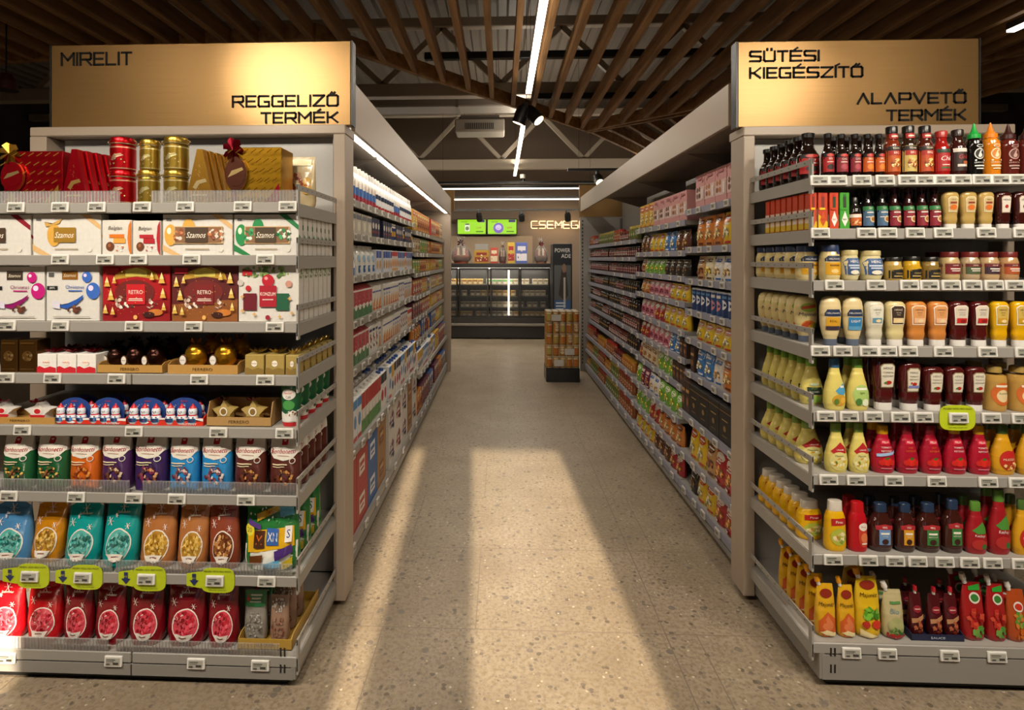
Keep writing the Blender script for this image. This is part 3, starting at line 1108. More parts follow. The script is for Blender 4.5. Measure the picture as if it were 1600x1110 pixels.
PY = 9.9
A, B, zp = gx(864, PY), gx(894, PY), gz(381, .9, PY)
t = thing('drinks_cooler', 'tall black drinks cooler with a sports drink poster beside the deli fridge', 'fridge', ((A + B) / 2, PY, 0))
w_ = B - A
part('cabinet_body', M().box(-w_ / 2, w_ / 2, 0, .5, 0.02, zp, '1a1a1b', 'paint', .008), t)
m = M()
decals(m, lambda x, z, f: (x, -f, z), [('r', 0, .5, .88, .95, '22262b'), ('r', 0, .30, .86, .34, '3a5f8e'), ('r', 0, .62, .86, .34, '5a5c5e'),
       ('p', [(-.2, .5), (-.05, .75), (.2, .72), (.3, .5), (.1, .44)], '3a3430'), ('e', .08, .76, .11, .045, '8a6a55'), ('r', .1, .52, .1, .3, 'b9b3aa'),
       ('t', 'POWER', 0, .935, .055, 'e8e6e0', .8), ('t', 'ADE', .18, .88, .055, 'e8e6e0', .5), ('r', -.1, .42, .5, .015, 'c8d4e4'), ('r', -.1, .39, .5, .015, 'c8d4e4'), ('r', -.15, .36, .4, .015, 'c8d4e4')], w_, zp, 'plastic', fine=0)
part('door_poster', m, t)

# ================================================================== PRODUCTS
KINDS = {}


def kind(key, *a):
    if key not in KINDS:
        KINDS[key] = Kind(*a)
    return KINDS[key]


def boxy(name, cat, look, w, h, d, col, items, fin='card', b=.0015, extra=(), side=None):
    """a printed carton; extra are parts of their own"""
    m = M()
    m.box(-w / 2, w / 2, 0, d, 0, h, col, fin, b)
    decals(m, lambda x, z, f: (x, -f, z), items, w, h, fin)
    if side:   # prints on the two sides
        for sg in (-1, 1):
            decals(m, lambda x, z, f, sg=sg: (sg * (w / 2 + f), d / 2 + sg * x, z), side, d, h, fin)
    if extra:
        return Kind(name, cat, look, [('carton', m, [])] + list(extra), w, h, d)
    return Kind(name, cat, look, m, w, h, d)


def bodied(name, cat, look, w, h, d, prof, col, fin, items=(), cap=None, p=2.0, bands=(), crinkle=0.0, pname='bottle', seed=1, split=None,
           n=24, dense=22, bandfin=None, extra=(), lean=0.0, label_fin='card', slant=0.0):
    """bottle, jar, can or pouch. cap = (colour, z share where it starts, finish, ribs)"""
    B = Body(w, h, d, prof, p, crinkle, seed, lean, dense, slant)
    ps = []
    body = M()
    if cap:
        B.build(body, col, fin, bands, n, None, cap[1], top=True)
        c = M()
        capfin = cap[2] if len(cap) > 2 else 'plastic'
        C = Body(w, h, d, [(q[0], q[1] + .03 * (1 if q[0] < 1 else 0), (q[2] if len(q) > 2 else q[1]) + .03) for q in prof if q[0] >= cap[1] - .001], p, dense=0)
        if len(C.z) > 1:
            C.build(c, cap[0], capfin, (), n)
        sub = [('cap', c, [])]
    elif split:   # standing on its cap: split = (colour, z share where the cap ends)
        B.build(body, col, fin, bands, n, split[1], None)
        c = M()
        C = Body(w, h, d, [(q[0], q[1], q[2] if len(q) > 2 else q[1]) for q in prof if q[0] <= split[1] + .001], p, dense=0)
        C.build(c, split[0], 'plastic', (), n)
        sub = [('cap', c, [])]
    else:
        B.build(body, col, fin, bands, n)
        sub = []
    ps.append((pname, body, []))
    ps += sub
    if items:
        m = M()
        decals(m, B.front, items, w, h, label_fin, random.Random(seed), .0022 if crinkle else .0009)
        ps.append(('label', m, []))
    for e in extra:
        ps.append(e(B))
    return Kind(name, cat, look, ps, w, h, d)


# -------- outline families (z share, half width share[, half depth share])
SQUEEZE = [(0, .82), (.02, .9), (.10, .98), (.25, 1), (.38, .94), (.55, .74), (.72, .52), (.80, .44), (.82, .42), (.83, .44), (.98, .42), (1, .38)]
INVERT = [(0, .68), (.012, .72), (.14, .70), (.142, .66), (.18, .74), (.26, .84), (.31, .80), (.36, .76), (.42, .82), (.6, .95), (.86, 1), (.93, .96), (.98, .82), (1, .6)]
INVOVAL = [(0, .58), (.01, .62), (.13, .6), (.132, .58), (.2, .7), (.4, .92), (.62, 1), (.8, .98), (.92, .86), (.98, .66), (1, .4)]
JAR = [(0, .86), (.02, .94), (.1, 1), (.55, 1), (.68, .98), (.78, .86), (.82, .8), (.821, .84), (.98, .84), (1, .8)]
ROUNDJAR = [(0, .7), (.03, .8), (.2, .96), (.4, 1), (.6, .96), (.76, .82), (.84, .74), (.841, .78), (.98, .78), (1, .74)]
SOY = [(0, .9), (.02, .97), (.06, 1), (.45, 1), (.56, .9), (.64, .62), (.72, .52), (.90, .48), (.901, .56), (.99, .56), (1, .5)]
SAUCE = [(0, .88), (.02, .96), (.08, 1), (.58, 1), (.68, .86), (.76, .66), (.84, .6), (.86, .62), (.861, .68), (.985, .68), (1, .62)]
SRIR = [(0, .9), (.02, .98), (.06, 1), (.6, 1), (.66, .92), (.70, .6), (.71, .6), (.711, .72), (.79, .7), (.80, .5), (.85, .3), (.97, .1), (1, .05)]
FLASK = [(0, .76), (.02, .86), (.1, .98), (.35, 1), (.55, .96), (.68, .78), (.76, .56), (.80, .46), (.82, .44), (.821, .48), (.985, .48), (1, .42)]
TALL = [(0, .86), (.02, .94), (.08, 1), (.5, .96), (.68, .9), (.78, .72), (.80, .62), (.801, .64), (.985, .6), (1, .55)]
POUCH = [(0, .82, .9), (.03, .92, 1), (.15, 1, 1), (.45, .98, .8), (.7, .96, .5), (.85, .95, .22), (.93, .96, .06), (1, .97, .02)]
SPOUT = [(0, .8, .8), (.03, .96, 1), (.2, 1, 1), (.5, .98, .7), (.72, .92, .4), (.85, .84, .14), (.92, .8, .06), (.97, .74, .03)]
GUSSET = [(0, .95, .96), (.02, .98, 1), (.3, 1, 1), (.6, .98, .9), (.78, .96, .6), (.9, .95, .2), (.96, .95, .06), (1, .94, .02)]


# -------- sweets, left display
def szamos(look, acc, dark, ribbon, window=None, ball=None):
    it = [('p', [(-.5, .28), (-.5, .12), (-.34, 0), (-.22, 0)], ribbon), ('p', [(.2, 1), (.32, 1), (.5, .74), (.5, .62)], ribbon),
          ('r', -.41, .87, .07, .05, '555'), ('r', 0, .16, .34, .035, acc), ('e', .34, .15, .035, .06, 'ded8cc')]
    if ball:
        it += [('e', -.38, .5, .09, .26, ball), ('e', -.4, .6, .03, .08, 'fff4d8'), ('e', -.12, .66, .09, .24, ball)]
    if window:
        it += [('r', .02, .5, .70, .42, 'c8a878'), ('r', .02, .5, .66, .38, '8a6444'), ('b', -.22, .5, .12, .17, window, 16, .035), ('b', .28, .5, .12, .17, window, 16, .035)]
    else:
        it += [('e', -.18, .5, .10, .27, 'd9a545'), ('p', [(-.32, .82), (-.22, .76), (-.06, .9), (-.1, .78), (-.2, .72), (-.3, .7)], 'caa050')]
    it += [('r', 0 if window else -.02, .5, .32, .36, dark), ('t', 'Szamos', 0 if window else -.02, .5, .2, 'f6ecd8', .27, .3)]
    return boxy('chocolate_box', 'chocolates', look, .25, .15, .042, 'd9d5cd', it, side=[('p', [(-.5, .45), (.5, .25), (.5, .33), (-.5, .53)], ribbon)])


def bonbon(look, col, choc):
    return bodied('candy_bag', 'sweets', look, .125, .2, .075, GUSSET, col, 'film', [
        ('p', [(-.46, .98), (.46, .98), (.47, .7), (.3, .6), (0, .56), (-.3, .6), (-.47, .7)], 'e4ded2'), ('r', .02, .9, .2, .17, 'b81f30'), ('e', .02, .9, .05, .03, 'e8c8c0'),
        ('t', 'Bonbonetti', 0, .72, .11, 'a01c2c', .86, .3), ('r', 0, .645, .4, .012, 'b98'), ('r', -.1, .5, .5, .02, 'e8d8b0'), ('r', -.14, .46, .4, .015, 'e8d8b0'),
        ('e', .3, .56, .09, .05, 'e9e2d4'), ('e', .3, .56, .07, .038, col), ('b', .02, .28, .34, .17, choc, 34, .06)], p=2.6, crinkle=.05, pname='bag', label_fin='film', bands=((.68, 1, 'd8d2c6'),))


def giftbag(look, col, cands, w=.15, h=.22, white=True, seed=1, slant=0.0):
    def win(B):
        m = M()
        decals(m, B.front, [('e', .04, .33, .34, .24, 'f0e8dc', 'film'), ('e', .04, .33, .315, .222, cands[-1], 'film'), ('b', .04, .35, .30, .2, cands, 70, .055, 'film')], w, h, 'film', random.Random(seed), .002)
        s = M()
        decals(s, B.front, [('p', [(-.2, .22), (.28, .22), (.2, .135), (.04, .108), (-.12, .135)], 'efe6da'), ('r', .04, .18, .2, .018, '8a5a50')], w, h, 'film', None, .012)
        return ('window', m, [('window_banner', s)])
    sp = []
    for (cx, cz, r) in ((-.27, .66, .10), (.24, .6, .07), (0.05, .86, .12), (-.1, .75, .05)):
        for k in range(3):
            a = PI * k / 3
            dx, dz = r * math.cos(a), r * w / h * math.sin(a)
            sp.append(('p', [(cx - dx - .008, cz - dz), (cx - dx + .008, cz - dz + .004), (cx + dx + .008, cz + dz), (cx + dx - .008, cz + dz - .004)], 'f2e4dc'))
    it = sp + [('t', 'Szaloncukor', .08, .8, .05, 'f4eadc', .5, .25)]
    if white:
        it = [('p', [(-.47, .99), (-.2, .99), (-.3, .93), (-.47, .88)], 'efe9e0'), ('p', [(.47, .99), (.25, .99), (.35, .94), (.47, .9)], 'efe9e0')] + it
    return bodied('candy_bag', 'sweets', look, w, h, .085, POUCH, col, 'film', it, p=2.4, crinkle=.075, pname='bag', seed=seed, extra=(win,), label_fin='film', slant=slant)


def clipjar(look, col, acc):
    w, h = .082, .118
    j = Body(w, h, w, [(0, .92), (.03, 1), (.72, 1), (.78, .94), (.80, .92)])
    b = j.build(M(), col, 'foil', ((.05, .08, acc), (.66, .7, acc)), 28)
    decals(b, j.front, [('p', [(-.25, .3), (-.1, .45), (.2, .5), (.3, .44), (0, .36), (-.1, .28)], acc), ('b', 0, .3, .4, .22, [acc, 'e8d090'], 14, .05)], w, h, 'foil')
    lid = Body(w * 1.02, h, w * 1.02, [(.805, .98), (.82, 1.02), (.86, 1.02), (.87, .96), (.95, .94), (.98, .88), (1, .7)], dense=0).build(M(), col, 'foil', (), 28)
    wire = M()
    r = w * .52
    for k in range(24):
        a, c = 2 * PI * k / 24, 2 * PI * (k + 1) / 24
        wire.tube((r * math.cos(a), r * math.sin(a), h * .79), (r * math.cos(c), r * math.sin(c), h * .79), .0018, 'c8b888', 'foil', 5)
    for sg in (-1, 1):
        wire.tube((sg * r, 0, h * .79), (sg * (r + .012), -.004, h * .86), .0018, 'c8b888', 'foil', 5)
        wire.tube((sg * (r + .012), -.004, h * .86), (sg * (r - .01), 0, h * .96), .0018, 'c8b888', 'foil', 5)
    return Kind('clip_jar', 'jar', look, [('jar', b, []), ('lid', lid, []), ('wire_clip', wire, [])], w + .016, h, w)


def tribox(look, col, acc):
    w, h, d = .125, .19, .034
    m = M().prism([(-w / 2, 0), (w / 2, 0), (.012, h), (-.012, h)], 0, d, col, 'foil')
    decals(m, lambda x, z, f: (x, -f, z), [('p', [(-.24, .3), (-.1, .42), (.2, .46), (.26, .4), (0, .36), (-.12, .26)], acc), ('r', 0, .16, .5, .03, acc), ('b', 0, .45, .2, .35, [acc], 16, .015), ('b', 0, .12, .4, .1, [acc], 16, .015)], w, h, 'foil')
    return Kind('chocolate_box', 'chocolates', look, m, w, h, d)


def giftbox(look, col, acc, corner, w, h, d, bow, tagc):
    m = M().box(-w / 2, w / 2, 0, d, 0, h, col, 'foil', .002)
    it = []
    for r_ in range(6):
        for c in range(7):
            x, z = -.5 + (c + .5) / 7 + (.03 if r_ % 2 else -.03), (r_ + .5) / 6
            it.append(('p', [(x - .045, z - .035), (x + .05, z + .03), (x + .045, z + .045), (x - .05, z - .02)], acc))
    it.append(('p', [(.5, 0), (.5, .36), (.24, 0)], corner))
    decals(m, lambda x, z, f: (x, -f, z), it, w, h, 'foil', fine=0)
    rb = M()
    bx_ = -w * .36
    rb.box(bx_ - .012, bx_ + .012, -.002, d + .002, -.0, h + .001, bow, 'foil')
    bw = M()
    for k in range(7):
        a = 2 * PI * k / 7
        c, s_ = math.cos(a), math.sin(a)
        bw.add([(bx_, -.012, h - .01), (bx_ + .03 * c - .012 * s_, -.022, h - .01 + .03 * s_ + .012 * c), (bx_ + .042 * c, -.012, h - .01 + .04 * s_), (bx_ + .03 * c + .012 * s_, -.004, h - .01 + .03 * s_ - .012 * c)],
               [(0, 1, 2, 3), (0, 3, 2, 1)], bow, 'foil')
    tg = M()
    n = 20
    tg.merge(M().prism([(.042 * math.cos(2 * PI * k / n), .052 * math.sin(2 * PI * k / n)) for k in range(n)], -.014, -.004, tagc, 'foil', 'c8a050'), (bx_ + .012, 0, h * .52))
    decals(tg, lambda x, z, f: (x + bx_ + .012, -.014 - f, z + h * .52), [('e', 0, 0, .75, .75, tagc), ('p', [(-.6, -.2), (-.3, .2), (.5, .4), (.6, .25), (0, 0)], 'e0c080')], .05, .05, 'foil')
    return Kind('gift_box', 'gift box', look, [('carton', m, []), ('ribbon', rb, [('bow', bw)]), ('gift_tag', tg, [])], w, h, d)


def small_box(look, col, wav, bow, h=.075, w=.07):
    m = M().box(-w / 2, w / 2, 0, w, 0, h, col, 'card', .002)
    decals(m, lambda x, z, f: (x, -f, z), [('p', [(-.5, 0), (.5, 0), (.5, .26), (.2, .34), (-.1, .24), (-.35, .36), (-.5, .3)], wav), ('e', 0, .55, .16, .16, 'f4ead8'), ('t', 'Raffaello' if wav == 'c8202c' else 'Rocher', 0, .56, .1, wav if wav == 'c8202c' else '6a4a28', .5)], w, h)
    b = M()
    for k in range(8):
        a = 2 * PI * k / 8
        b.add([(0, w / 2, h), (.022 * math.cos(a) - .008 * math.sin(a), w / 2 + .022 * math.sin(a) + .008 * math.cos(a), h + .014), (.034 * math.cos(a), w / 2 + .034 * math.sin(a), h + .02), (.022 * math.cos(a) + .008 * math.sin(a), w / 2 + .022 * math.sin(a) - .008 * math.cos(a), h + .008)], [(0, 1, 2, 3), (0, 3, 2, 1)], bow, 'foil')
    return Kind('chocolate_box', 'chocolates', look, [('carton', m, []), ('bow', b, [])], w, h, w)


def choc_ball(look, col, r=.05):
    p = [(0, .45)] + [(.5 * (1 - math.cos(t)), math.sin(t)) for t in np.linspace(.5, PI - .5, 9)]
    B = Body(2 * r, 2 * r * 1.05, 2 * r, p, 2, .03, 4)
    m = B.build(M(), col, 'foil', (), 22)
    t = M()
    h = 2 * r
    for k in range(12):
        a = 2 * PI * k / 12
        q = .016 + .014 * (k % 2)
        t.add([(0, 0, h * .92), (q * math.cos(a - .3), q * math.sin(a - .3), h * 1.12), (1.3 * q * math.cos(a), 1.3 * q * math.sin(a), h * 1.24), (q * math.cos(a + .3), q * math.sin(a + .3), h * 1.1)], [(0, 1, 2, 3), (0, 3, 2, 1)], col, 'foil')
    g = M().prism([(-.035 + .019 * math.cos(2 * PI * k / 18), h * .42 + .022 * math.sin(2 * PI * k / 18)) for k in range(18)], -r * 1.06, -r * 1.0, '5a3c28', 'card')
    decals(g, lambda x, z, f: (x - .035, -r * 1.06 - f, z + h * .42), [('e', 0, 0, .42, .42, 'e8e2d8'), ('t', 'Rocher', 0, 0, .16, '8a6a40', .6)], .036, .042)
    return Kind('chocolate_ball', 'chocolates', look, [('ball', m, []), ('foil_tuft', t, []), ('gift_tag', g, [])], 2 * r, 2.48 * r, 2 * r)


def tray(look, col, w, h, d, word, tcol, wav=None, sidew=.004, high=False):
    m = M().box(-w / 2, w / 2, 0, .003, 0, h, col).box(-w / 2, w / 2, 0, d, 0, .003, col).box(-w / 2, w / 2, d - .003, d, 0, h * (2.4 if high else 1), col)
    for sg in (-1, 1):
        x = sg * (w / 2 - .0015)
        hb = h * (2.6 if high else 1.3)
        m.add([(x - .0015, 0, 0), (x - .0015, d, 0), (x - .0015, d, hb), (x - .0015, .02, hb), (x - .0015, 0, h), (x + .0015, 0, 0), (x + .0015, d, 0), (x + .0015, d, hb), (x + .0015, .02, hb), (x + .0015, 0, h)],
              [(0, 1, 2, 3, 4), (9, 8, 7, 6, 5), (4, 3, 8, 9), (3, 2, 7, 8)], col)
    it = []
    if wav:
        it += [('p', [(-.5, 1), (.5, 1), (.5, .6), (.38, .85), (.2, .62), (0, .82), (-.2, .62), (-.38, .82), (-.5, .62)], 'f0ece6'), ('t', word, .32, .3, .5, tcol, .2), ('p', [(-.34, .3), (-.28, .6), (-.22, .4), (-.26, .2)], 'f0ece6')]
    else:
        it += [('t', word, 0, .5, .5, tcol, .34)]
    decals(m, lambda x, z, f: (x, -f, z), it, w, h)
    return Kind('display_tray', 'cardboard tray', look, m, w, h, d)


def snowman(look):
    w, h = .045, .085
    B = Body(w, h, w * .8, [(0, .7), (.1, .95), (.3, 1), (.45, .72), (.55, .78), (.68, .8), (.8, .6), (.9, .3), (1, .08)])
    m = B.build(M(), 'e4eaf2', 'plastic', ((.78, 1, 'c8242c'), (.42, .48, 'c8242c'), (.1, .3, '5a94d0')), 14)
    decals(m, B.front, [('e', -.12, .63, .04, .025, '222'), ('e', .12, .63, .04, .025, '222'), ('e', 0, .58, .05, .025, 'e08030'), ('r', 0, .22, .7, .16, '3a78c0'), ('t', 'kinder', 0, .22, .1, 'c8242c', .55), ('e', -.2, .36, .06, .03, '444'), ('e', .2, .36, .06, .03, '444')], w, h, 'foil', fine=0)
    f = [('figure', M().merge(m, (dx, 0, 0)), []) for dx in (-.048, 0, .048)]
    n, dome = 20, [(-.074, 0), (.074, 0)]
    dome += [(.074 * math.cos(PI * k / n), .055 + .05 * math.sin(PI * k / n)) for k in range(n + 1)]
    c = M().prism(dome, .02, .023, '24448c', 'card')
    decals(c, lambda x, z, f_: (x, .02 - f_, z), [('t', 'kinder', 0, .86, .1, 'd8302c', .4), ('b', 0, .6, .4, .2, ['e8ecf4', '6a90d0'], 30, .02)], .15, .105)
    return Kind('snowman_pack', 'chocolate figures', look, [('back_card', c, [])] + f, .15, .105, .05)


def starbox(look, col, acc, bow):
    m = M()
    n, r1, r2, cz = 5, .055, .03, .048
    pts = [((r1 if k % 2 == 0 else r2) * math.sin(PI * k / n + PI / n * 0), cz + (r1 if k % 2 == 0 else r2) * math.cos(PI * k / n)) for k in range(10)]
    lo = min(p[1] for p in pts)
    pts = [(x, z - lo) for x, z in pts]
    m.prism(pts, 0, .04, col, 'card')
    decals(m, lambda x, z, f: (x, -f, z), [('p', [(-.34, .3), (.34, .3), (.3, .12), (-.3, .12)], acc), ('e', 0, .5, .2, .2, 'efe8da'), ('e', 0, .5, .14, .14, acc)], .09, .1)
    b = M()
    for k in range(6):
        a = 2 * PI * k / 6
        b.add([(0, .0, .1), (.02 * math.cos(a), .02 * math.sin(a) - .004, .112), (.03 * math.cos(a + .4), .03 * math.sin(a + .4), .118), (.02 * math.cos(a + .8), .02 * math.sin(a + .8), .104)], [(0, 1, 2, 3), (0, 3, 2, 1)], bow, 'foil')
    return Kind('star_box', 'chocolates', look, [('carton', m, []), ('bow', b, [])], .11, .105, .04)


XMAS_L = [('r', -.3, .85, .3, .15, '4a3a30'), ('t', 'Szamos', -.3, .85, .08, 'eee2cc', .25, .3)]


def kinds_left():
    k = {}
    k['redgift'] = giftbox('red foil gift box with gold bow and round red tag', 'b5101c', 'd8a040', 'd0a040', .22, .19, .1, 'caa040', 'c01824')
    k['redtri'] = tribox('red foil triangular chocolate box', 'c01020', 'e8b868')
    k['redjar'] = clipjar('red clip-top tin jar', 'c4141c', 'f0b898')
    k['goldjar'] = clipjar('gold clip-top tin jar', 'b09038', 'e8d898')
    k['goldtri'] = tribox('gold foil triangular chocolate box', 'b88830', 'f0d8a0')
    k['goldgift'] = giftbox('gold foil gift box with red bow and round tag', 'b98a1e', '7a5010', 'b01828', .21, .17, .12, '8a1424', '6b4030')
    k['bears'] = bodied('candy_bag', 'sweets', 'pale gold bag printed with chocolate bears', .105, .175, .06, POUCH, 'c9b48a', 'film',
                        [('r', .0, .88, .7, .12, 'ead9a8'), ('b', -.15, .4, .25, .3, ['8a3a28', '6b3020', 'a04830', 'c09070'], 26, .09), ('e', .24, .5, .13, .09, 'd8a840'), ('e', .24, .36, .16, .11, 'd8a840'), ('r', .24, .43, .2, .02, 'b02030')], p=2.4, crinkle=.05, pname='bag', label_fin='film')
    k['sz_red'] = szamos('white chocolate box with crimson ribbon print', 'b3a58c', '4a3828', '8a1428')
    k['sz_gold'] = szamos('white chocolate box with gold bauble and gold label', 'b3a58c', '9a7420', 'd8b078')
    k['sz_win'] = szamos('white chocolate box with window and gold bauble', 'b3a58c', '4a3828', 'd8b078', ['a05a38', 'c88050', 'e0d0c0', '8a4a30'], 'd9a545')
    k['sz_green'] = szamos('white chocolate box with green ribbon and green baubles', 'b3a58c', '4a3c28', '1f7a40', ['2a8a50', '1a6a3c', 'd8e8d8', '40a868'], '1f8a4a')
    for nm, c, lk in (('bel_o', 'd8741c', 'small white truffle box with orange side'), ('bel_r', 'b01c28', 'small white truffle box with red side')):
        k[nm] = boxy('chocolate_box', 'chocolates', lk, .11, .125, .05, 'd8d3c9',
                     [('t', 'Belgian', -.05, .76, .15, '5a4a3c', .6, .25), ('r', .0, .55, .5, .1, c), ('e', -.22, .26, .14, .13, '6b3a20'), ('e', -.24, .29, .05, .05, '9a6038'), ('r', .1, .42, .4, .14, c if nm == 'bel_r' else 'e8a040'), ('b', .2, .2, .25, .12, [c, 'fff'], 10, .03),
                      ('p', [(.5, 0), (.5, 1), (.42, .85), (.38, .5), (.42, .15)], c)])
    for nm, c, c2, lk in (('xm_pink', 'c01878', '8a1060', 'white Christmas praline box with pink baubles'), ('xm_blue', '3a68c0', '2858b0', 'white Christmas praline box with blue baubles')):
        k[nm] = boxy('chocolate_box', 'chocolates', lk, .2, .195, .05, 'd8d5ce', [
            ('r', -.05, .83, .3, .16, '8a5a1c' if nm == 'xm_blue' else '3c3028'), ('t', 'Szamos', -.05, .83, .08, 'f0e4c8', .26, .3), ('r', -.4, .84, .1, .08, '555'), ('r', -.38, .6, .2, .07, '222'), ('t', '200%', -.38, .6, .05, 'eee', .16),
            ('t', 'Christmas', .05, .62, .09, c2, .5), ('r', .06, .55, .26, .02, c), ('e', .28, .8, .09, .1, c), ('e', .25, .83, .03, .03, 'f4d8f0'), ('e', .4, .55, .13, .15, c), ('e', .36, .6, .05, .05, 'e8dcf8'),
            ('p', [(-.3, .28), (-.12, .3), (.1, .4), (.22, .48), (.2, .4), (.08, .3), (-.1, .22)], c2), ('p', [(-.36, .38), (-.22, .34), (-.22, .22), (-.36, .24)], 'd8d4e4'), ('b', .04, .22, .14, .06, ['6b3c28', '8a5030', '5a3020'], 9, .045), ('r', 0, .08, .7, .02, 'b5aea4')])
    for nm, c, c2, gl, lk in (('retro_red', 'a81018', '8c0c14', 'c81c24', 'red Christmas praline box with small gold trees'), ('retro_brown', '5a1a18', '8a5020', '7a1c1c', 'brown and gold praline box with small gold trees')):
        it = [('r', 0, .5, 1, 1, c), ('p', [(-.5, 0), (.5, 0), (.5, .4), (-.5, .3)], c2), ('p', [(-.3, .86), (-.1, .95), (.1, .97), (.3, .86), (.34, .74), (0, .8), (-.34, .74)], 'b89030'), ('p', [(-.16, .9), (.0, .96), (.16, .9), (.16, .8), (-.16, .8)], 'e0d060'),
              ('e', -.02, .52, .3, .22, '70201c'), ('b', 0, .35, .36, .17, ['d8c8b8', 'b09080', '60302a', 'e8e0d4'], 30, .035), ('r', 0, .48, .28, .36, gl), ('t', 'RETRO', 0, .52, .1, 'f4ead8', .21), ('r', 0, .4, .2, .015, 'e8d8c8'), ('r', 0, .37, .22, .015, 'e8d8c8'), ('r', -.35, .9, .2, .1, 'b8202c'), ('e', .0, .07, .03, .04, 'e8b060'), ('e', .3, .16, .11, .06, 'c87830'), ('e', .2, .12, .09, .05, '3a140c')]
        for i, (x, z, s) in enumerate(((-.42, .62, 1), (-.36, .38, 1.1), (-.44, .14, .9), (.4, .68, 1.1), (.42, .42, 1), (.26, .74, .8), (-.3, .68, .7), (-.32, .12, .8), (.44, .2, .8))):
            it += [('p', [(x - .045 * s, z), (x + .045 * s, z), (x, z + .16 * s)], 'd8b050'), ('p', [(x - .03 * s, z + .07 * s), (x + .03 * s, z + .07 * s), (x, z + .18 * s)], 'f0dc90')]
        it += [('b', 0, .5, .5, .5, ['f0c070'], 40, .006)]
        k[nm] = boxy('chocolate_box', 'chocolates', lk, .248, .2, .05, c, it)
    it = [('b', -.05, .9, .45, .12, ['7a9a50', '5a7a3c', '94b068', '4c6a34'], 60, .035), ('r', -.35, .88, .16, .1, 'b8202c'), ('e', -.46, .7, .05, .055, 'c8c0b8'), ('e', -.33, .6, .045, .05, 'b8202c'), ('e', .34, .68, .055, .06, 'c89080'),
          ('r', -.3, .36, .22, .3, '6b1420'), ('r', .24, .36, .22, .3, '1f5a3c'), ('e', 0, .74, .1, .11, 'b8182a'), ('e', -.03, .78, .03, .03, 'f0a0a0'), ('r', 0, .46, .28, .38, 'a8182a'), ('t', 'KONZUM', 0, .5, .09, 'f4e8dc', .25), ('r', 0, .4, .18, .02, 'e0c0b8'),
          ('e', 0, .08, .04, .045, '9a2030')] + [('p', [(x, z + .04), (x + .015, z + .01), (x + .04, z), (x + .015, z - .012), (x, z - .045), (x - .015, z - .012), (x - .04, z), (x - .015, z + .01)], 'd8a860') for x, z in ((.4, .16), (-.42, .2), (.36, .42), (-.22, .14), (.2, .1), (-.42, .45))]
    k['konzum'] = boxy('chocolate_box', 'chocolates', 'white praline box with red bauble and fir twigs', .248, .2, .05, 'd8d4cc', it, side=[('b', 0, .85, .4, .12, ['7a9a50', '5a7a3c'], 12, .12)])
    k['kraftbox'] = boxy('chocolate_box', 'chocolates', 'bronze brown upright praline box', .062, .12, .06, '7a5428', [('e', 0, .5, .3, .16, 'b88848'), ('b', 0, .5, .3, .16, ['d8a860', '8a5a2c', 'e8c890'], 10, .09), ('r', 0, .9, .8, .06, 'a8783c'), ('r', 0, .1, .8, .03, 'a8783c')], 'foil')
    k['raff'] = small_box('small white and red coconut praline cube with red bow', 'ece8e2', 'c8202c', 'b0102c')
    k['goldcube'] = small_box('small gold praline cube with gold bow', 'a8904c', '8a7034', 'd8b860', .068, .066)
    k['tray_f'] = tray('plain kraft cardboard tray with brown lettering', 'b88c48', .265, .038, .12, 'FERRERO', '5a4018')
    k['tray_fh'] = tray('kraft cardboard tray with high back', 'b08a54', .25, .04, .12, 'FERRERO', '5a4018', high=True)
    k['tray_y'] = tray('yellow kraft display tray with raised sides', 'b8923c', .2, .04, .3, 'CUKORKA', '7a5a20')
    k['tray_k'] = tray('red and white cardboard tray', 'd8301c', .265, .045, .12, 'kinder', 'f4f0ea', wav=1)
    k['ball_d'] = choc_ball('dark foil chocolate ball with round tag', '3a2018')
    k['ball_g'] = choc_ball('gold foil chocolate ball with round tag', 'c89020')
    k['snow'] = snowman('blue domed pack of three chocolate snowmen with red hats')
    k['star_w'] = starbox('white and red star-shaped praline box with red bow', 'e4dfd8', 'c8202c', 'a01428')
    k['star_g'] = starbox('gold star-shaped praline box with dark red bow', 'b49a58', '8a6c34', '701828')
    k['cup'] = bodied('sweets_cup', 'sweets', 'green and white cup of sweets with red base', .094, .15, .08, [(0, .8), (.03, .84), (.9, 1), (.92, 1.04), (1, 1.02)], '1c5a38', 'plastic',
                      [('e', 0, .78, .34, .13, 'f0ece4'), ('t', 'kinder', 0, .82, .09, 'c8242c', .5), ('t', 'Café', 0, .72, .09, '2a2a28', .4), ('e', 0, .52, .3, .12, '4a9a4c'), ('p', [(-.4, .36), (-.1, .3), (.2, .4), (.4, .34), (.4, .12), (-.4, .12)], 'f0ece4'), ('b', .05, .3, .3, .08, ['6b3c24', '8a5a34', 'e8e0d0'], 8, .06)],
                      bands=((0, .1, 'c8242c'), (.1, .16, 'efe9e2')), pname='cup', cap=None)
    cho = [['6b3c24', '4a2818', '8a5a34', 'e0b860', '3a6a38'], ['6b3c24', '4a2818', 'd8a050', '8a5a34'], ['8a3c18', '5a2810', 'e0903c', 'b05a20'], ['6b3c24', '8a5a3c', 'd8c0a0', '4a2838'], ['8a3050', 'b06030', 'd8a070', '4a2838'], ['8a5058', 'c8a0a0', 'e0d0c8', '6b3038'], ['8a4048', 'd8b0b8', 'e8d8d0', '5a2838'], ['6b3420', '8a5028', 'c89050', '4a2018']]
    for nm, c, q, lk in (('bb_green', '1e5a34', 0, 'green'), ('bb_orange', 'd0641c', 2, 'orange'), ('bb_purple', '48285a', 3, 'purple'), ('bb_violet', '3c2458', 4, 'violet'), ('bb_blue', '2a88c8', 5, 'blue'), ('bb_brown', '5a2a24', 7, 'brown')):
        k[nm] = bonbon(lk + ' candy bag with white arched top and red script', c, cho[q])
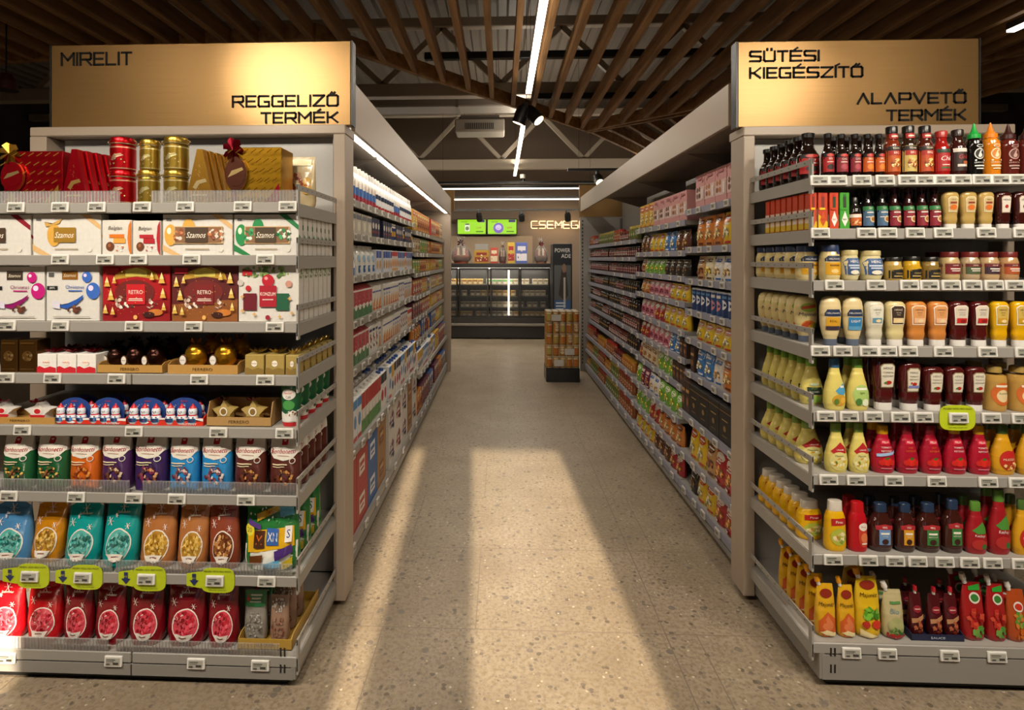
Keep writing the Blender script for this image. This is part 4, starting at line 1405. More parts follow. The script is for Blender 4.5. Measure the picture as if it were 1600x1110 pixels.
    gold = ['d8a840', 'a87820', 'f0d078', '8a5c14', 'e8c060', 'b88830']
    teal = ['4aa8a0', '2a7870', '8ad0c8', '1c605c', '60b8b0']
    for nm, c, q, lk in (('gb_blue', '4a86b8', teal, 'light blue'), ('gb_amber', 'c88414', gold, 'amber'), ('gb_teal', '0f9a98', teal, 'teal'), ('gb_copper', 'b0703c', gold, 'copper'), ('gb_rust', '8c4028', ['c88848', '8a5020', 'e8b878', '6b3418'], 'rust brown')):
        k[nm] = giftbag(lk + ' Christmas candy bag with oval window', c, q, seed=len(nm), slant={'gb_amber': .16, 'gb_teal': .10, 'gb_copper': .08, 'gb_rust': -.03}.get(nm, 0))
    red = ['c82838', '8a0c1c', 'e86878', 'a81428', 'd84858']
    k['gb_red'] = giftbag('bright red Christmas candy bag with oval window', 'b80c18', red, seed=5)
    k['gb_wine'] = giftbag('dark red Christmas candy bag with oval window', '7c0c1a', red, seed=6)
    k['mix'] = bodied('candy_bag', 'sweets', 'green and white mixed chocolate bar bag with yellow strip', .21, .2, .09, POUCH, '2a7a38', 'film', [
        ('p', [(-.48, .36), (.48, .42), (.48, .02), (-.48, .02)], 'e8e6dc'), ('b', 0, .8, .46, .16, ['1c5a28', '4a9a50', '34803c', 'dfeee0'], 40, .02), ('p', [(-.42, .56), (.42, .64), (.44, .36), (-.4, .26)], 'e8b414'), ('e', -.38, .58, .09, .09, 'f0e040'), ('t', '20', -.38, .58, .1, '1c6a30', .12),
        ('p', [(-.26, .8), (.16, .94), (.18, .86), (-.24, .7)], 'd8b020'), ('t', 'Twix', -.03, .83, .08, 'b8201c', .2), ('p', [(.14, .9), (.4, .94), (.42, .8), (.18, .76)], '5ab0d8'), ('p', [(-.4, .74), (-.18, .66), (-.16, .58), (-.4, .66)], '5a3a88'),
        ('r', -.18, .46, .2, .24, '4a2814'), ('t', 'M', -.18, .46, .18, 'c86020', .15), ('r', .06, .5, .22, .24, '3a6ab8'), ('t', 'XN', .06, .5, .18, 'f4f0e8', .18), ('r', .34, .54, .12, .22, 'f4f0e8'), ('t', 'S', .34, .54, .16, '24408a', .1),
        ('p', [(.1, .3), (.4, .4), (.42, .28), (.12, .16)], '4a2878'), ('p', [(-.36, .22), (-.1, .26), (-.12, .14), (-.36, .1)], '6b3c1c'), ('p', [(-.08, .14), (.2, .18), (.2, .08), (-.08, .05)], '5ab0d8'), ('p', [(.24, .14), (.42, .22), (.42, .1), (.26, .04)], 'c8b020')], p=2.4, crinkle=.06, pname='bag', label_fin='film')
    k['clear_b'] = bodied('candy_bag', 'sweets', 'clear bag of silvery sweets with green header card', .1, .17, .06, POUCH, '8f8a80', 'film', [('r', 0, .84, .95, .3, '1f7a3c'), ('e', -.3, .84, .08, .06, 'c83030'), ('r', .05, .9, .5, .03, 'e8e8d8'), ('r', .05, .84, .4, .03, 'e8e8d8'), ('r', .02, .78, .5, .025, 'e8e8d8'), ('b', 0, .34, .42, .3, ['a8a49a', '6f6a60', 'c8c4ba', '8a857a'], 70, .045)], p=2.5, crinkle=.05, pname='bag', label_fin='film')
    k['clear_r'] = bodied('candy_bag', 'sweets', 'clear bag of copper-coloured sweets with silver foil top', .11, .16, .06, POUCH, '9a7a66', 'film', [('b', 0, .8, .42, .16, ['c8c4ba', '6f6a60', 'e0dcd0'], 40, .05), ('b', 0, .34, .42, .3, ['9a6a50', '7a4a38', 'b88870', '8a5a48'], 70, .045)], p=2.5, crinkle=.05, pname='bag', label_fin='film')
    return k


# -------- sauces, right display
def keystone(cx, cz, w, h, bg, rim, words, blobs):
    o = [('p', [(cx - w * .42, cz - h / 2), (cx + w * .42, cz - h / 2), (cx + w / 2, cz + h * .38), (cx + w * .3, cz + h / 2), (cx - w * .3, cz + h / 2), (cx - w / 2, cz + h * .38)], rim)]
    w2, h2 = w * .9, h * .92
    o += [('p', [(cx - w2 * .42, cz - h2 / 2), (cx + w2 * .42, cz - h2 / 2), (cx + w2 / 2, cz + h2 * .38), (cx + w2 * .3, cz + h2 / 2), (cx - w2 * .3, cz + h2 / 2), (cx - w2 / 2, cz + h2 * .38)], bg)]
    for t, dz, s, c in words:
        o.append(('t', t, cx, cz + dz * h, s, c, w * .72))
    return o + blobs


def inv(look, col, lab, w=.075, h=.2, cap='e4e0da', dcol='ece4d4'):
    return bodied('squeeze_bottle', 'sauce bottle', look, w, h, w * .62, INVERT, col, 'glassy', lab, split=(cap, .142), p=2.5)


def squeeze(look, col, cap, lab, w=.09, h=.2):
    return bodied('squeeze_bottle', 'sauce bottle', look, w, h, w * .6, SQUEEZE, col, 'plastic', lab, cap=(cap, .82), p=2.3)


def jar(look, col, cap, lab, w=.075, h=.12, prof=JAR, bands=()):
    return bodied('sauce_jar', 'jar', look, w, h, w, prof, col, 'glassy', lab, cap=(cap, .82 if prof is JAR else .84, 'plastic'), bands=bands)


def sauce_bottle(look, col, cap, lab, w=.06, h=.19, prof=SAUCE, capz=.861, bands=()):
    return bodied('sauce_bottle', 'sauce bottle', look, w, h, w, prof, col, 'glassy', lab, cap=(cap, capz), bands=bands)


def spout(look, col, lab, cap, w=.085, h=.19, seed=2, side=0):
    def nozzle(B):
        m = M().tube((side * w * .3, 0, h * .95), (side * w * .36, 0, h * 1.03), .008, 'd8d4cc', 'plastic', 10)
        m.tube((side * w * .36, 0, h * 1.02), (side * w * .44, 0, h * 1.12), .0115, cap, 'plastic', 12, .0095)
        return ('spout_cap', m, [])
    return bodied('sauce_pouch', 'sauce pouch', look, w, h, .06, SPOUT, col, 'film', lab, p=2.3, crinkle=.05, pname='pouch', seed=seed, extra=(nozzle,), label_fin='film')


def kinds_right():
    k = {}
    for nm, c, ca, lk in (('soy_red', 'a81c1c', '2a1c18', 'black and red'), ('soy_crim', '8a2430', 'b04850', 'crimson'), ('soy_or', 'c85a18', 'e08028', 'orange')):
        k[nm] = sauce_bottle('small dark sauce bottle with %s label' % lk, '1c100c', '141211', [
            ('r', 0, .3, .94, .34, c), ('t', 'SOY' if nm == 'soy_red' else 'CHILI' if nm == 'soy_crim' else 'BBQ', 0, .42, .06, 'ece0d0', .6), ('r', 0, .35, .55, .02, 'e8d0c0'), ('e', 0, .24, .28, .06, ca), ('r', 0, .5, .9, .08, '171210'), ('e', 0, .5, .3, .035, 'c03024')], .056, .17, SOY, .901)
    for nm, c, lab, lk in (('tex_or', '7a2c14', 'c05818', 'tall dark red sauce bottle with orange chicken label'), ('tex_wh', '2c1c10', 'c8b060', 'tall dark sauce bottle with cream and red label'), ('tex_bq', '4a1c10', 'b84818', 'tall brown sauce bottle with rust orange label')):
        k[nm] = sauce_bottle(lk, c, '171412', [('r', 0, .36, .96, .5, lab), ('r', 0, .56, .96, .09, '241a14'), ('t', "TEXAS", 0, .56, .05, 'eee0c0', .6), ('r', 0, .47, .8, .09, 'a82418'), ('t', 'BBQ', 0, .47, .06, 'f0e0c8', .5), ('b', 0, .25, .4, .12, ['d89038', 'b05c1c', 'e8b860', '8a3c14', 'e8dca0'], 26, .1), ('r', 0, .8, .58, .1, 'a8201c'), ('r', 0, .8, .4, .03, 'e8d8c0')], .066, .2)
    k['chili'] = sauce_bottle('red chili sauce bottle with white script', '981814', 'a83028', [('r', 0, .36, .96, .46, 'a81c1c'), ('t', 'Chili', .05, .4, .14, 'f0e8e0', .8, .25), ('r', 0, .56, .9, .08, '1c3a24'), ('r', 0, .2, .6, .03, '3a6a30'), ('r', 0, .26, .5, .02, 'e8c8c0')], .066, .185)
    k['grill'] = sauce_bottle('dark brown grill sauce bottle with red and white script', '351510', '241815', [('r', 0, .36, .96, .46, '2a1612'), ('t', 'Grill', .05, .42, .12, 'c83c30', .8, .25), ('r', 0, .56, .9, .08, 'd8d0c4'), ('r', 0, .24, .6, .05, 'd8cfc4'), ('r', .2, .3, .4, .06, 'b05c30')], .066, .185)
    for nm, c, ca, pr, lk in (('sr_black', '14120f', '18a03c', 'd8d8d0', 'black hot sauce bottle with green nozzle cap'), ('sr_or', 'd07c1c', 'e07c14', 'e8d8b0', 'orange hot sauce bottle with orange nozzle cap'), ('sr_dark', '5a2018', '3a1814', 'b8988c', 'dark red hot sauce bottle with dark nozzle cap')):
        goose = [('e', 0, .42, .3, .1, pr), ('e', 0, .42, .25, .083, c), ('p', [(-.12, .38), (-.02, .46), (.06, .5), (.1, .47), (.04, .44), (.14, .4), (.08, .36), (-.06, .35)], pr), ('e', .0, .56, .2, .03, pr), ('e', 0, .56, .16, .02, c)]
        k[nm] = sauce_bottle(lk, c, ca, goose + [('t', 'SRIRACHA', 0, .26, .04, pr, .75), ('r', 0, .2, .6, .025, pr), ('r', 0, .15, .45, .02, pr), ('e', -.25, .3, .05, .016, pr), ('e', .25, .3, .05, .016, pr)], .068, .225, SRIR, .711)
    for nm, c, lk in (('tab_ry', 'c03a14', 'slim red and yellow chili sauce carton'), ('tab_red', 'c83c10', 'slim red chili sauce carton with white diamond'), ('tab_green', '3c9a24', 'slim green chili sauce carton with white diamond')):
        it = [('p', [(-.5, 0), (.5, 0), (.5, .2), (-.5, .42)], 'e0b414' if nm == 'tab_ry' else c), ('r', .0, .72, .3, .34, '2c3a14' if nm != 'tab_ry' else '7a2410'), ('r', 0, .92, .24, .07, 'b81c14' if nm != 'tab_green' else '2a6a18'), ('p', [(-.34, .26), (0, .08), (.34, .26), (0, .5)], 'ece6da' if nm != 'tab_ry' else 'c85010'),
              ('t', 'TABASCO', 0, .27, .07, 'b02418' if nm != 'tab_green' else '2a6a18', .5), ('r', -.1, .56, .6, .06, 'e8c020' if nm == 'tab_ry' else c)]
        k[nm] = boxy('sauce_carton', 'sauce carton', lk, .042, .14, .042, c, it, side=[('r', 0, .3, .96, .52, 'd8c8b8'), ('r', 0, .1, .96, .16, 'd0b020')] if nm == 'tab_ry' else [('r', 0, .25, .8, .3, 'e8ddd0')])
    for nm, c, lab, lk in (('kik_b', '16110f', '4a6a8a', 'dark soy bottle with blue bowl label and green band'), ('kik_r', '2a1010', '8a1c2c', 'dark soy bottle with red bowl label and green band')):
        k[nm] = sauce_bottle(lk, c, '3a1418' if nm == 'kik_r' else '151313', [('r', 0, .28, .94, .38, lab), ('r', 0, .51, .94, .1, '2c7a40'), ('t', 'SOY', 0, .51, .05, 'eae4d4', .5), ('r', 0, .41, .6, .03, 'd8d4c8'), ('e', .2, .25, .3, .08, 'd8c49a'), ('e', .2, .25, .2, .05, 'a86c34'), ('r', -.22, .3, .3, .02, 'e0dcd0')], .055, .16, SOY, .901)
    k['darkflask'] = sauce_bottle('squat dark sauce bottle with orange food label', '1a1210', '171413', [('r', 0, .3, .96, .36, 'c86428'), ('r', 0, .42, .96, .1, 'e0d8cc'), ('b', 0, .22, .4, .08, ['d89048', 'b04c20', 'e8c890'], 14, .1)], .058, .15, FLASK, .821)
    k['mustinv'] = inv('tan mustard squeeze bottle standing on white cap', 'b89a58', keystone(0, .66, .62, .4, 'c8b078', 'e8dcc0', (('HEINZ', .3, .05, '4a3018'),), [('e', 0, .58, .22, .07, 'd06c24'), ('r', 0, .7, .4, .05, '8a3420')]), .07, .145)
    k['bbqinv'] = inv('dark brown squeeze bottle standing on white cap', '3a140f', keystone(0, .66, .62, .46, 'd8cfc0', '8a6a50', (('HEINZ', .25, .07, '2a1c14'),), [('e', 0, .6, .1, .05, 'a82c20')]), .07, .145)
    k['mayojar'] = jar('large cream mayonnaise jar with navy and yellow label', 'dcc98e', '2c3858', [('p', [(-.42, .62), (-.3, .7), (.3, .7), (.42, .62), (.42, .54), (-.42, .54)], '22304e'), ('t', "HELLMANN'S", 0, .61, .065, 'e8e4da', .74), ('r', 0, .34, .8, .34, 'd8a018'), ('r', 0, .43, .5, .05, '8a5a10'), ('e', 0, .27, .2, .06, 'e8c880'), ('r', .22, .88, .22, .26, '2c4068')], .09, .13)
    k['heinzjar'] = jar('round cream mayonnaise jar with blue label', 'd8cc9c', 'c9ba86', [('p', [(-.4, .2), (.4, .2), (.46, .6), (.3, .74), (-.3, .74), (-.46, .6)], '3a5a8a'), ('t', 'HEINZ', 0, .63, .12, 'ece6d8', .62), ('r', 0, .5, .6, .05, 'c8d4e4'), ('r', 0, .42, .5, .05, 'c8d4e4'), ('e', 0, .28, .22, .07, 'ece6d0')], .092, .115, ROUNDJAR)
    for nm, c, lk in (('maille_w', 'b89a50', 'small whole-grain mustard jar with black label'), ('maille_y', 'd0a428', 'small yellow mustard jar with black label'), ('maille_g', '8a7038', 'small brown seeded mustard jar with black label')):
        k[nm] = jar(lk, c, '1c1a17', [('p', [(-.44, .1), (.44, .1), (.44, .42), (.2, .5), (-.44, .44)], '191612'), ('t', 'MAILLE', .05, .32, .09, 'c8a858', .6), ('r', 0, .2, .5, .04, 'c8a858'), ('r', .28, .7, .14, .22, '191612')], .07, .098)
    for nm, c, lab, lk in (('horse_r', 'bba270', '7a1c20', 'horseradish jar with dark red label and cap'), ('horse_g', 'b09a78', '4a5a38', 'tan spread jar with red and green label'), ('horse_b', 'b89a70', '3a2430', 'tan spread jar with plum and blue label'), ('horse_o', 'b0885c', 'a84c1c', 'tan spread jar with orange and dark label')):
        k[nm] = jar(lk, c, '6b2420', [('r', 0, .42, .98, .36, lab), ('r', 0, .54, .98, .1, '6b1c20'), ('t', 'UNIVER', 0, .54, .06, 'ece0d0', .5), ('r', .05, .42, .6, .04, 'e8dcd0'), ('r', .05, .35, .5, .03, 'e8dcd0')], .077, .112)
    k['majonez'] = bodied('squeeze_bottle', 'sauce bottle', 'oval cream mayonnaise bottle with orange and green label', .092, .2, .055, INVOVAL, 'd9c68c', 'plastic', [('e', .02, .76, .36, .1, '8aa83c'), ('p', [(-.3, .78), (.32, .84), (.34, .76), (-.28, .72)], 'b8482c'), ('t', 'Majonéz', 0, .6, .11, '24304a', .8, .15), ('e', .02, .38, .3, .1, 'd87a20'), ('e', .14, .3, .2, .08, 'c8a020'), ('p', [(-.3, .36), (-.1, .46), (.1, .42), (-.1, .3)], 'b8481c'), ('e', .28, .36, .08, .07, '6a8a30')], split=('5a6478', .132))
    for nm, c2, lk, wd in (('hell_real', 'd09a20', 'cream mayonnaise bottle with navy and yellow label', 'REAL'), ('hell_light', '2a7ab0', 'cream mayonnaise bottle with blue label', 'LIGHT')):
        k[nm] = bodied('squeeze_bottle', 'sauce bottle', lk, .086, .2, .055, INVOVAL, 'd8c594', 'plastic', [('p', [(-.38, .66), (-.28, .74), (.28, .74), (.38, .66), (.38, .6), (-.38, .6)], '22304e'), ('t', "HELLMANN'S", 0, .665, .045, 'e8e4da', .64), ('r', 0, .45, .66, .26, c2), ('t', wd, 0, .5, .07, 'f4eede' if nm == 'hell_light' else '4a2c0c', .5), ('r', 0, .36, .64, .08, '3a2c3c' if nm == 'hell_real' else '5a9ac0')], split=('5a6478', .132))
    for nm, c, ink, blob, lk in (('h_white', 'cfc8b0', 'e8e4d4', '5a90a8', 'off-white sauce bottle with keystone label on white cap'), ('h_cream', 'd4c48c', '38281c', 'e0c890', 'cream sauce bottle with dark keystone label on white cap'), ('h_orange', 'c8803c', 'dc9858', 'e8b890', 'orange sauce bottle with keystone label on white cap'),
                                 ('h_dred', '4c1412', 'c02420', 'c02420', 'dark red ketchup bottle with red keystone label on white cap'), ('h_yel', 'd8a410', 'd8b848', 'c89820', 'yellow mustard bottle with keystone label on white cap')):
        tc = 'e8dcc8' if nm == 'h_cream' else '3c2a20'
        bg = {'h_white': 'dedac8', 'h_cream': '3a2a1c', 'h_orange': 'd8985c', 'h_dred': 'd8ccb8', 'h_yel': 'c8a850'}[nm]
        k[nm] = inv(lk, c, keystone(0, .7, .72, .44, bg, 'ece4d0', (('HEINZ', .27, .055, tc), ('SAUCE' if nm != 'h_dred' else 'TOMATO', .12, .032, tc), ('' or 'KETCHUP' if nm == 'h_dred' else 'classic', .02, .03, tc)), [('r', 0, .58, .5, .11, blob), ('e', .05, .57, .14, .035, 'e8d0a0' if nm != 'h_dred' else '8a1414')]), .078, .2)
    k['ketchup'] = inv('dark red tomato ketchup bottle with white keystone label on white cap', '4a1413', keystone(.04, .66, .66, .46, 'd8d0bc', '8a7a5a', (('HEINZ', .3, .06, '2a1c14'), ('TOMATO', .12, .045, '2a1c14'), ('KETCHUP', -.02, .045, '2a1c14')), [('e', .06, .53, .13, .036, 'b02418'), ('p', [(-.12, .54), (-.02, .55), (.0, .52), (-.1, .5)], '4a7a34')]), .085, .2)
    k['ketchup_l'] = inv('dark red tomato ketchup bottle with lilac strip on its label', '4a1413', keystone(.04, .64, .62, .5, 'd8d0bc', '8a7a5a', (('HEINZ', .3, .055, '2a1c14'), ('TOMATO', .14, .04, '2a1c14'), ('KETCHUP', .02, .04, '2a1c14')), [('r', .06, .5, .5, .05, '7a80b8'), ('e', .06, .56, .1, .03, 'b02418'), ('r', -.08, .58, .06, .03, 'b02418')]), .08, .19)
    for nm, cap, lab, lk in (('u_green', '7aa83c', [('p', [(-.3, .38), (.32, .38), (.38, .32), (.36, .22), (-.3, .22)], '24382c'), ('t', 'VEGAN', 0, .35, .04, 'a8d050', .5), ('t', 'MAJONÉZ', 0, .28, .045, 'ece8d8', .6), ('e', 0, .12, .3, .08, '9ac850'), ('e', 0, .44, .2, .03, 'b8c8a8')], 'pale yellow bottle with green cap and dark vegan label'),
                             ('u_blue', '3a6a98', [('p', [(-.1, .38), (.4, .56), (.44, .36), (.2, .26)], '4a98c0'), ('r', .24, .46, .2, .04, 'e8e4d8'), ('e', .1, .2, .34, .11, 'c8982c'), ('e', -.05, .17, .12, .06, '5a7a2c'), ('e', .25, .2, .12, .06, 'e0b040')], 'pale yellow bottle with blue cap and blue label'),
                             ('u_lime', '6a9a3c', [('e', .06, .3, .4, .2, 'a8c46c'), ('r', .06, .42, .5, .04, 'e8ecd8'), ('t', 'light', .06, .34, .06, '3a6a2c', .5), ('e', -.1, .17, .14, .07, '4a7a34'), ('e', .2, .16, .16, .07, 'dfe6c8')], 'pale yellow bottle with green cap and lime oval label'),
                             ('u_red', '7a9a40', [('p', [(-.34, .44), (.1, .62), (.34, .5), (.36, .4), (-.2, .38)], 'b01c20'), ('t', 'UNIVER', .08, .47, .045, 'f0e4d8', .5), ('e', .02, .24, .42, .19, 'd8cc80'), ('b', .02, .2, .36, .12, ['c8982c', '5a7a2c', 'e0c850', 'e8e0b0'], 18, .1), ('t', 'Majonéz', 0, .35, .05, '3c4a2c', .7, .2)], 'pale yellow bottle with green cap and red pointed label')):
        k[nm] = squeeze(lk, 'd8c86c', cap, lab)
    tom = [('e', .02, .26, .22, .09, 'd8281c'), ('e', -.2, .24, .13, .06, 'c82018'), ('e', .24, .24, .12, .06, 'c82018'), ('p', [(-.1, .33), (.02, .3), (.14, .34), (.04, .36)], '3a6a24')]
    for nm, c, cap, lk in (('felix_y', 'a8142c', 'd8a010', 'red tomato ketchup bottle with yellow cap'), ('felix_b', 'a8142c', 'd8a010', 'red tomato ketchup bottle with yellow cap and pale blue strip'), ('felix_r', 'a4142c', '8c1428', 'red hot ketchup bottle with red cap')):
        lab = [('r', .04, .66, .42, .09, 'd0203c'), ('t', 'FELIX', .04, .66, .06, 'f0e4dc', .36), ('t', 'TOMATO' if nm != 'felix_r' else 'HOT', .04, .55, .05, 'f0e4dc' if nm != 'felix_r' else 'e87020', .5), ('t', 'KETCHUP', .04, .48, .05, 'f0e4dc' if nm != 'felix_r' else 'e87020', .6)] + tom + [('r', .0, .12, .5, .015, 'd8909c')]
        if nm == 'felix_b':
            lab.append(('p', [(-.38, .36), (.44, .42), (.44, .48), (-.38, .42)], '9ab4d8'))
        k[nm] = squeeze(lk, c, cap, lab, .092, .19)
    k['must_big'] = squeeze('amber yellow mustard bottle with dark green cap and red label', 'd0981c', '4a6a30', [('e', .06, .3, .38, .2, 'b8281c'), ('p', [(-.1, .44), (.36, .5), (.4, .4), (-.1, .36)], 'c01c20'), ('t', 'MUSTÁR', .06, .33, .06, 'f0e0b8', .6, .2), ('b', .1, .2, .28, .08, ['d89030', 'e8c880', 'a83c1c'], 12, .1)])
    k['piros'] = bodied('squeeze_bottle', 'sauce bottle', 'bright yellow mustard bottle with pale cap and red label', .088, .19, .055, TALL, 'e0ac0c', 'plastic', [('p', [(-.3, .66), (.42, .68), (.42, .54), (-.3, .52)], 'b01c1c'), ('t', 'Piros', .06, .6, .08, 'f4ecd8', .6), ('e', .04, .3, .38, .17, 'b0b840'), ('b', .08, .28, .3, .1, ['d8c080', 'b88030', '8a9a3c', 'e8d8a0'], 16, .12)], cap=('cfc6b8', .801), p=2.4)
    k['pirosred'] = bodied('squeeze_bottle', 'sauce bottle', 'bright red ketchup bottle with red cap and white swirl label', .075, .19, .05, TALL, 'b4101c', 'plastic', [('e', .18, .36, .3, .26, 'c83c28'), ('e', .16, .52, .26, .08, 'ece0d4'), ('t', 'Piros', .16, .52, .05, 'a81c1c', .4), ('e', .2, .3, .2, .1, 'e07848'), ('r', .2, .18, .3, .03, 'f0d8c8')], cap=('b8141c', .801), p=2.4)
    for nm, c2, lk in (('bbq_b', '6a90c0', 'blue'), ('bbq_o', 'd89820', 'amber'), ('bbq_g', '3a7a3c', 'green')):
        k[nm] = bodied('squeeze_bottle', 'sauce bottle', 'brown barbecue bottle with navy cap and %s label' % lk, .09, .19, .06, FLASK, '3c1a14', 'glassy', [('p', [(-.36, .56), (0, .6), (.36, .56), (.34, .48), (-.34, .48)], 'a8242c'), ('t', 'BBQ', 0, .535, .05, 'f0e4d8', .5), ('r', 0, .33, .48, .32, c2), ('r', 0, .41, .36, .04, 'f0e8d8'), ('e', 0, .24, .14, .06, '3a1c14'), ('t', 'KETCHUP' if nm == 'bbq_g' else 'Smoky', 0, .35, .04, 'f0e8d8', .4)], cap=('24344e', .821), p=2.4)
    k['kpgreen'] = squeeze('red ketchup bottle with green cap and green leaf label', '9a1a22', '5a8a34', [('p', [(-.3, .46), (.2, .62), (.36, .5), (.3, .4), (-.1, .4)], '4a8a34'), ('t', 'Ketchup', .02, .36, .07, 'f0e0d8', .8, .2), ('e', 0, .2, .34, .1, 'b02c28'), ('e', .2, .16, .12, .05, '3a6a2c')], .094, .18)
    k['mustsm'] = jar('honey-coloured ribbed spread jar with orange label', 'b89048', 'b09450', [('e', .05, .4, .42, .26, 'cc6424'), ('e', .05, .36, .26, .14, 'e0c898'), ('t', 'hummus', .1, .42, .07, '3a6a2c', .5), ('r', .02, .58, .5, .05, 'ece0c8')], .09, .165, [(0, .9), (.02, .97), (.2, 1), (.5, .98), (.7, 1), (.8, .92), (.86, .6), (.87, .62), (.98, .6), (1, .5)])
    for nm, c, it, cap, sd in (
            ('p_yel', 'd8a41c', [('p', [(-.42, 0.02), (.42, .02), (.42, .34), (0, .48), (-.42, .3)], 'cc5c24'), ('p', [(-.3, .2), (.0, .42), (.3, .24), (.0, .1)], 'd87848'), ('e', 0, .8, .3, .08, '8a2c1c'), ('t', 'Majonéz', -.02, .6, .1, '3a2414', .8, .2), ('p', [(-.4, .1), (.3, .02), (.4, .1), (-.1, .16)], 'ead8a0')], 'e09414', -1),
            ('p_salad', 'd8b01c', [('e', 0, .84, .3, .07, '8a2c1c'), ('t', 'Majonéz', 0, .68, .09, '3a2414', .8, .2), ('b', .05, .4, .36, .12, ['5a9a24', '7ab83c', '3c7a18'], 16, .14), ('e', .2, .24, .18, .07, 'c83420'), ('e', -.2, .24, .14, .06, 'b82c1c'), ('p', [(-.4, .16), (.1, .08), (.4, .02), (-.4, .02)], 'ead8a0')], 'd89018', -1),
            ('p_cream', 'bdb083', [('r', .05, .72, .5, .05, '5a8a4c'), ('t', 'Bio', -.02, .56, .14, '7a9aa0', .7, .2), ('e', 0, .28, .36, .16, 'a8a870'), ('b', 0, .16, .4, .1, ['5a7a38', '8a9a58', '3c5a2c'], 14, .12), ('p', [(-.42, 0.02), (.42, .02), (.42, .1), (-.42, .14)], '9a2420')], 'e0dcd4', -1),
            ('p_dark', '4a1216', [('e', .0, .62, .3, .08, '8a2430'), ('r', 0, .62, .4, .02, 'd8b0a0'), ('p', [(-.42, .4), (.42, .5), (.42, .4), (-.42, .3)], 'b8845c'), ('b', 0, .22, .36, .16, ['6b2418', '8a3c24', '3a0f0f', 'a85c3c'], 18, .12)], 'b01c28', 0),
            ('p_red', '9c1a1c', [('e', .02, .72, .24, .09, 'e0d4c8'), ('e', .02, .72, .18, .06, '3a7a34'), ('p', [(-.2, .9), (.3, .95), (.3, .84), (-.2, .84)], '2c9a34'), ('b', 0, .4, .36, .16, ['b83024', 'c84830', '8a1414'], 16, .14), ('b', .05, .18, .3, .1, ['4a8a34', 'b83024', '6a9a44'], 12, .12)], 'dcd8d0', -1),
            ('p_orange', 'a8481c', [('e', .02, .66, .24, .09, 'e0d4c8'), ('e', .02, .66, .18, .06, 'c03424'), ('b', 0, .4, .36, .16, ['5a8a34', '8a9a3c', 'c87830'], 16, .14), ('b', .05, .18, .3, .1, ['d88028', 'b85c1c'], 12, .12)], 'dcd8d0', -1)):
        lk = {'p_yel': 'yellow and orange mayonnaise pouch', 'p_salad': 'yellow mayonnaise pouch with salad picture', 'p_cream': 'cream sauce pouch with white spout', 'p_dark': 'dark red sauce pouch with red spout', 'p_red': 'red ketchup pouch with white spout', 'p_orange': 'orange and green sauce pouch with white spout'}[nm]
        k[nm] = spout(lk, c, it, cap, seed=len(nm), side=sd)
    k['navytray'] = tray('low navy cardboard tray', '1c2240', .22, .04, .12, 'SAUCE', 'c8ccd8')
    return k


KL, KR_ = kinds_left(), kinds_right()

# ------------------------------------------------------------------ the two end displays, shelf by shelf
DISP = {-1: 'sweets display', 1: 'sauce display'}


def fill(side, row, items, start=.024):
    """items: (key, left px, right px, top px, how many one behind the other, step back, extra tilt)"""
    yf = YL if side < 0 else YR
    levels = SHL[1] if side < 0 else SHR[1]
    ks = KL if side < 0 else KR_
    z0 = levels[row]
    for i, it in enumerate(items):
        key, xa, xb, yt = it[:4]
        deep = it[4] if len(it) > 4 else 1
        if side > 0 and i == 1:
            deep = 1
        elif side > 0 and row > 0 and deep == 1 and key != 'navytray':
            deep = 2
        step = it[5] if len(it) > 5 else 0
        up = it[6] if len(it) > 6 else 0.0
        back = it[7] if len(it) > 7 else 0.0
        dx = it[8] if len(it) > 8 else 0.0
        k = ks[key]
        Y = yf + start + back
        A, B = gx(xa, Y), gx(xb, Y)
        A, B = (A, min(B, XL - .007)) if side < 0 else (max(A, XR + .007), B)
        sx = (B - A) / k.w * (.95 if k.name == 'candy_bag' else .985)
        zt = gz(yt, (A + B) / 2, Y)
        sz = (zt - z0 - up) / k.h
        sy = min(max(sx, .8), 1.15)
        for n in range(deep):
            st = step or (k.y1 - k.y0) * sy + .004
            y = Y - k.y0 * sy + n * st
            lab = '%s, %s from left, %s shelf of %s' % (k.look, ORD[i], LEVEL[row] if row < 7 else 'bottom', DISP[side])
            if n:
                lab = '%s, %s back in its column, %s shelf of %s' % (k.look, ORD[n], LEVEL[row] if row < 7 else 'bottom', DISP[side])
                if deep_cols.setdefault((side, row, key), i) != i:
                    lab = '%s, %s back behind %s, %s shelf of %s' % (k.look, ORD[n], ORD[i], LEVEL[row] if row < 7 else 'bottom', DISP[side])
            wd = lab.split()
            if len(wd) > 16:
                lab = lab.replace(' of ' + DISP[side], ', ' + DISP[side].split()[0])
                lab = lab.replace(',', ',', 1)
            if len(lab.split()) > 16:
                w_ = k.look.split()
                cut = len(lab.split()) - 16
                lab = ' '.join(w_[:len(w_) - cut] if w_[len(w_) - cut - 1] not in ('with', 'and', 'of', 'on') else w_[:len(w_) - cut - 1]) + lab[len(k.look):]
            jit = R.uniform(-.02, .02) if k.name in ('candy_bag', 'sauce_pouch', 'squeeze_bottle', 'sauce_bottle') else 0
            k.put(((A + B) / 2 + n * dx, y, z0 + up + .0005), lab, jit, (sx, sy, sz), '%ss on the %s' % (k.name.replace('_', ' ').replace('box', 'boxe'), DISP[side]))


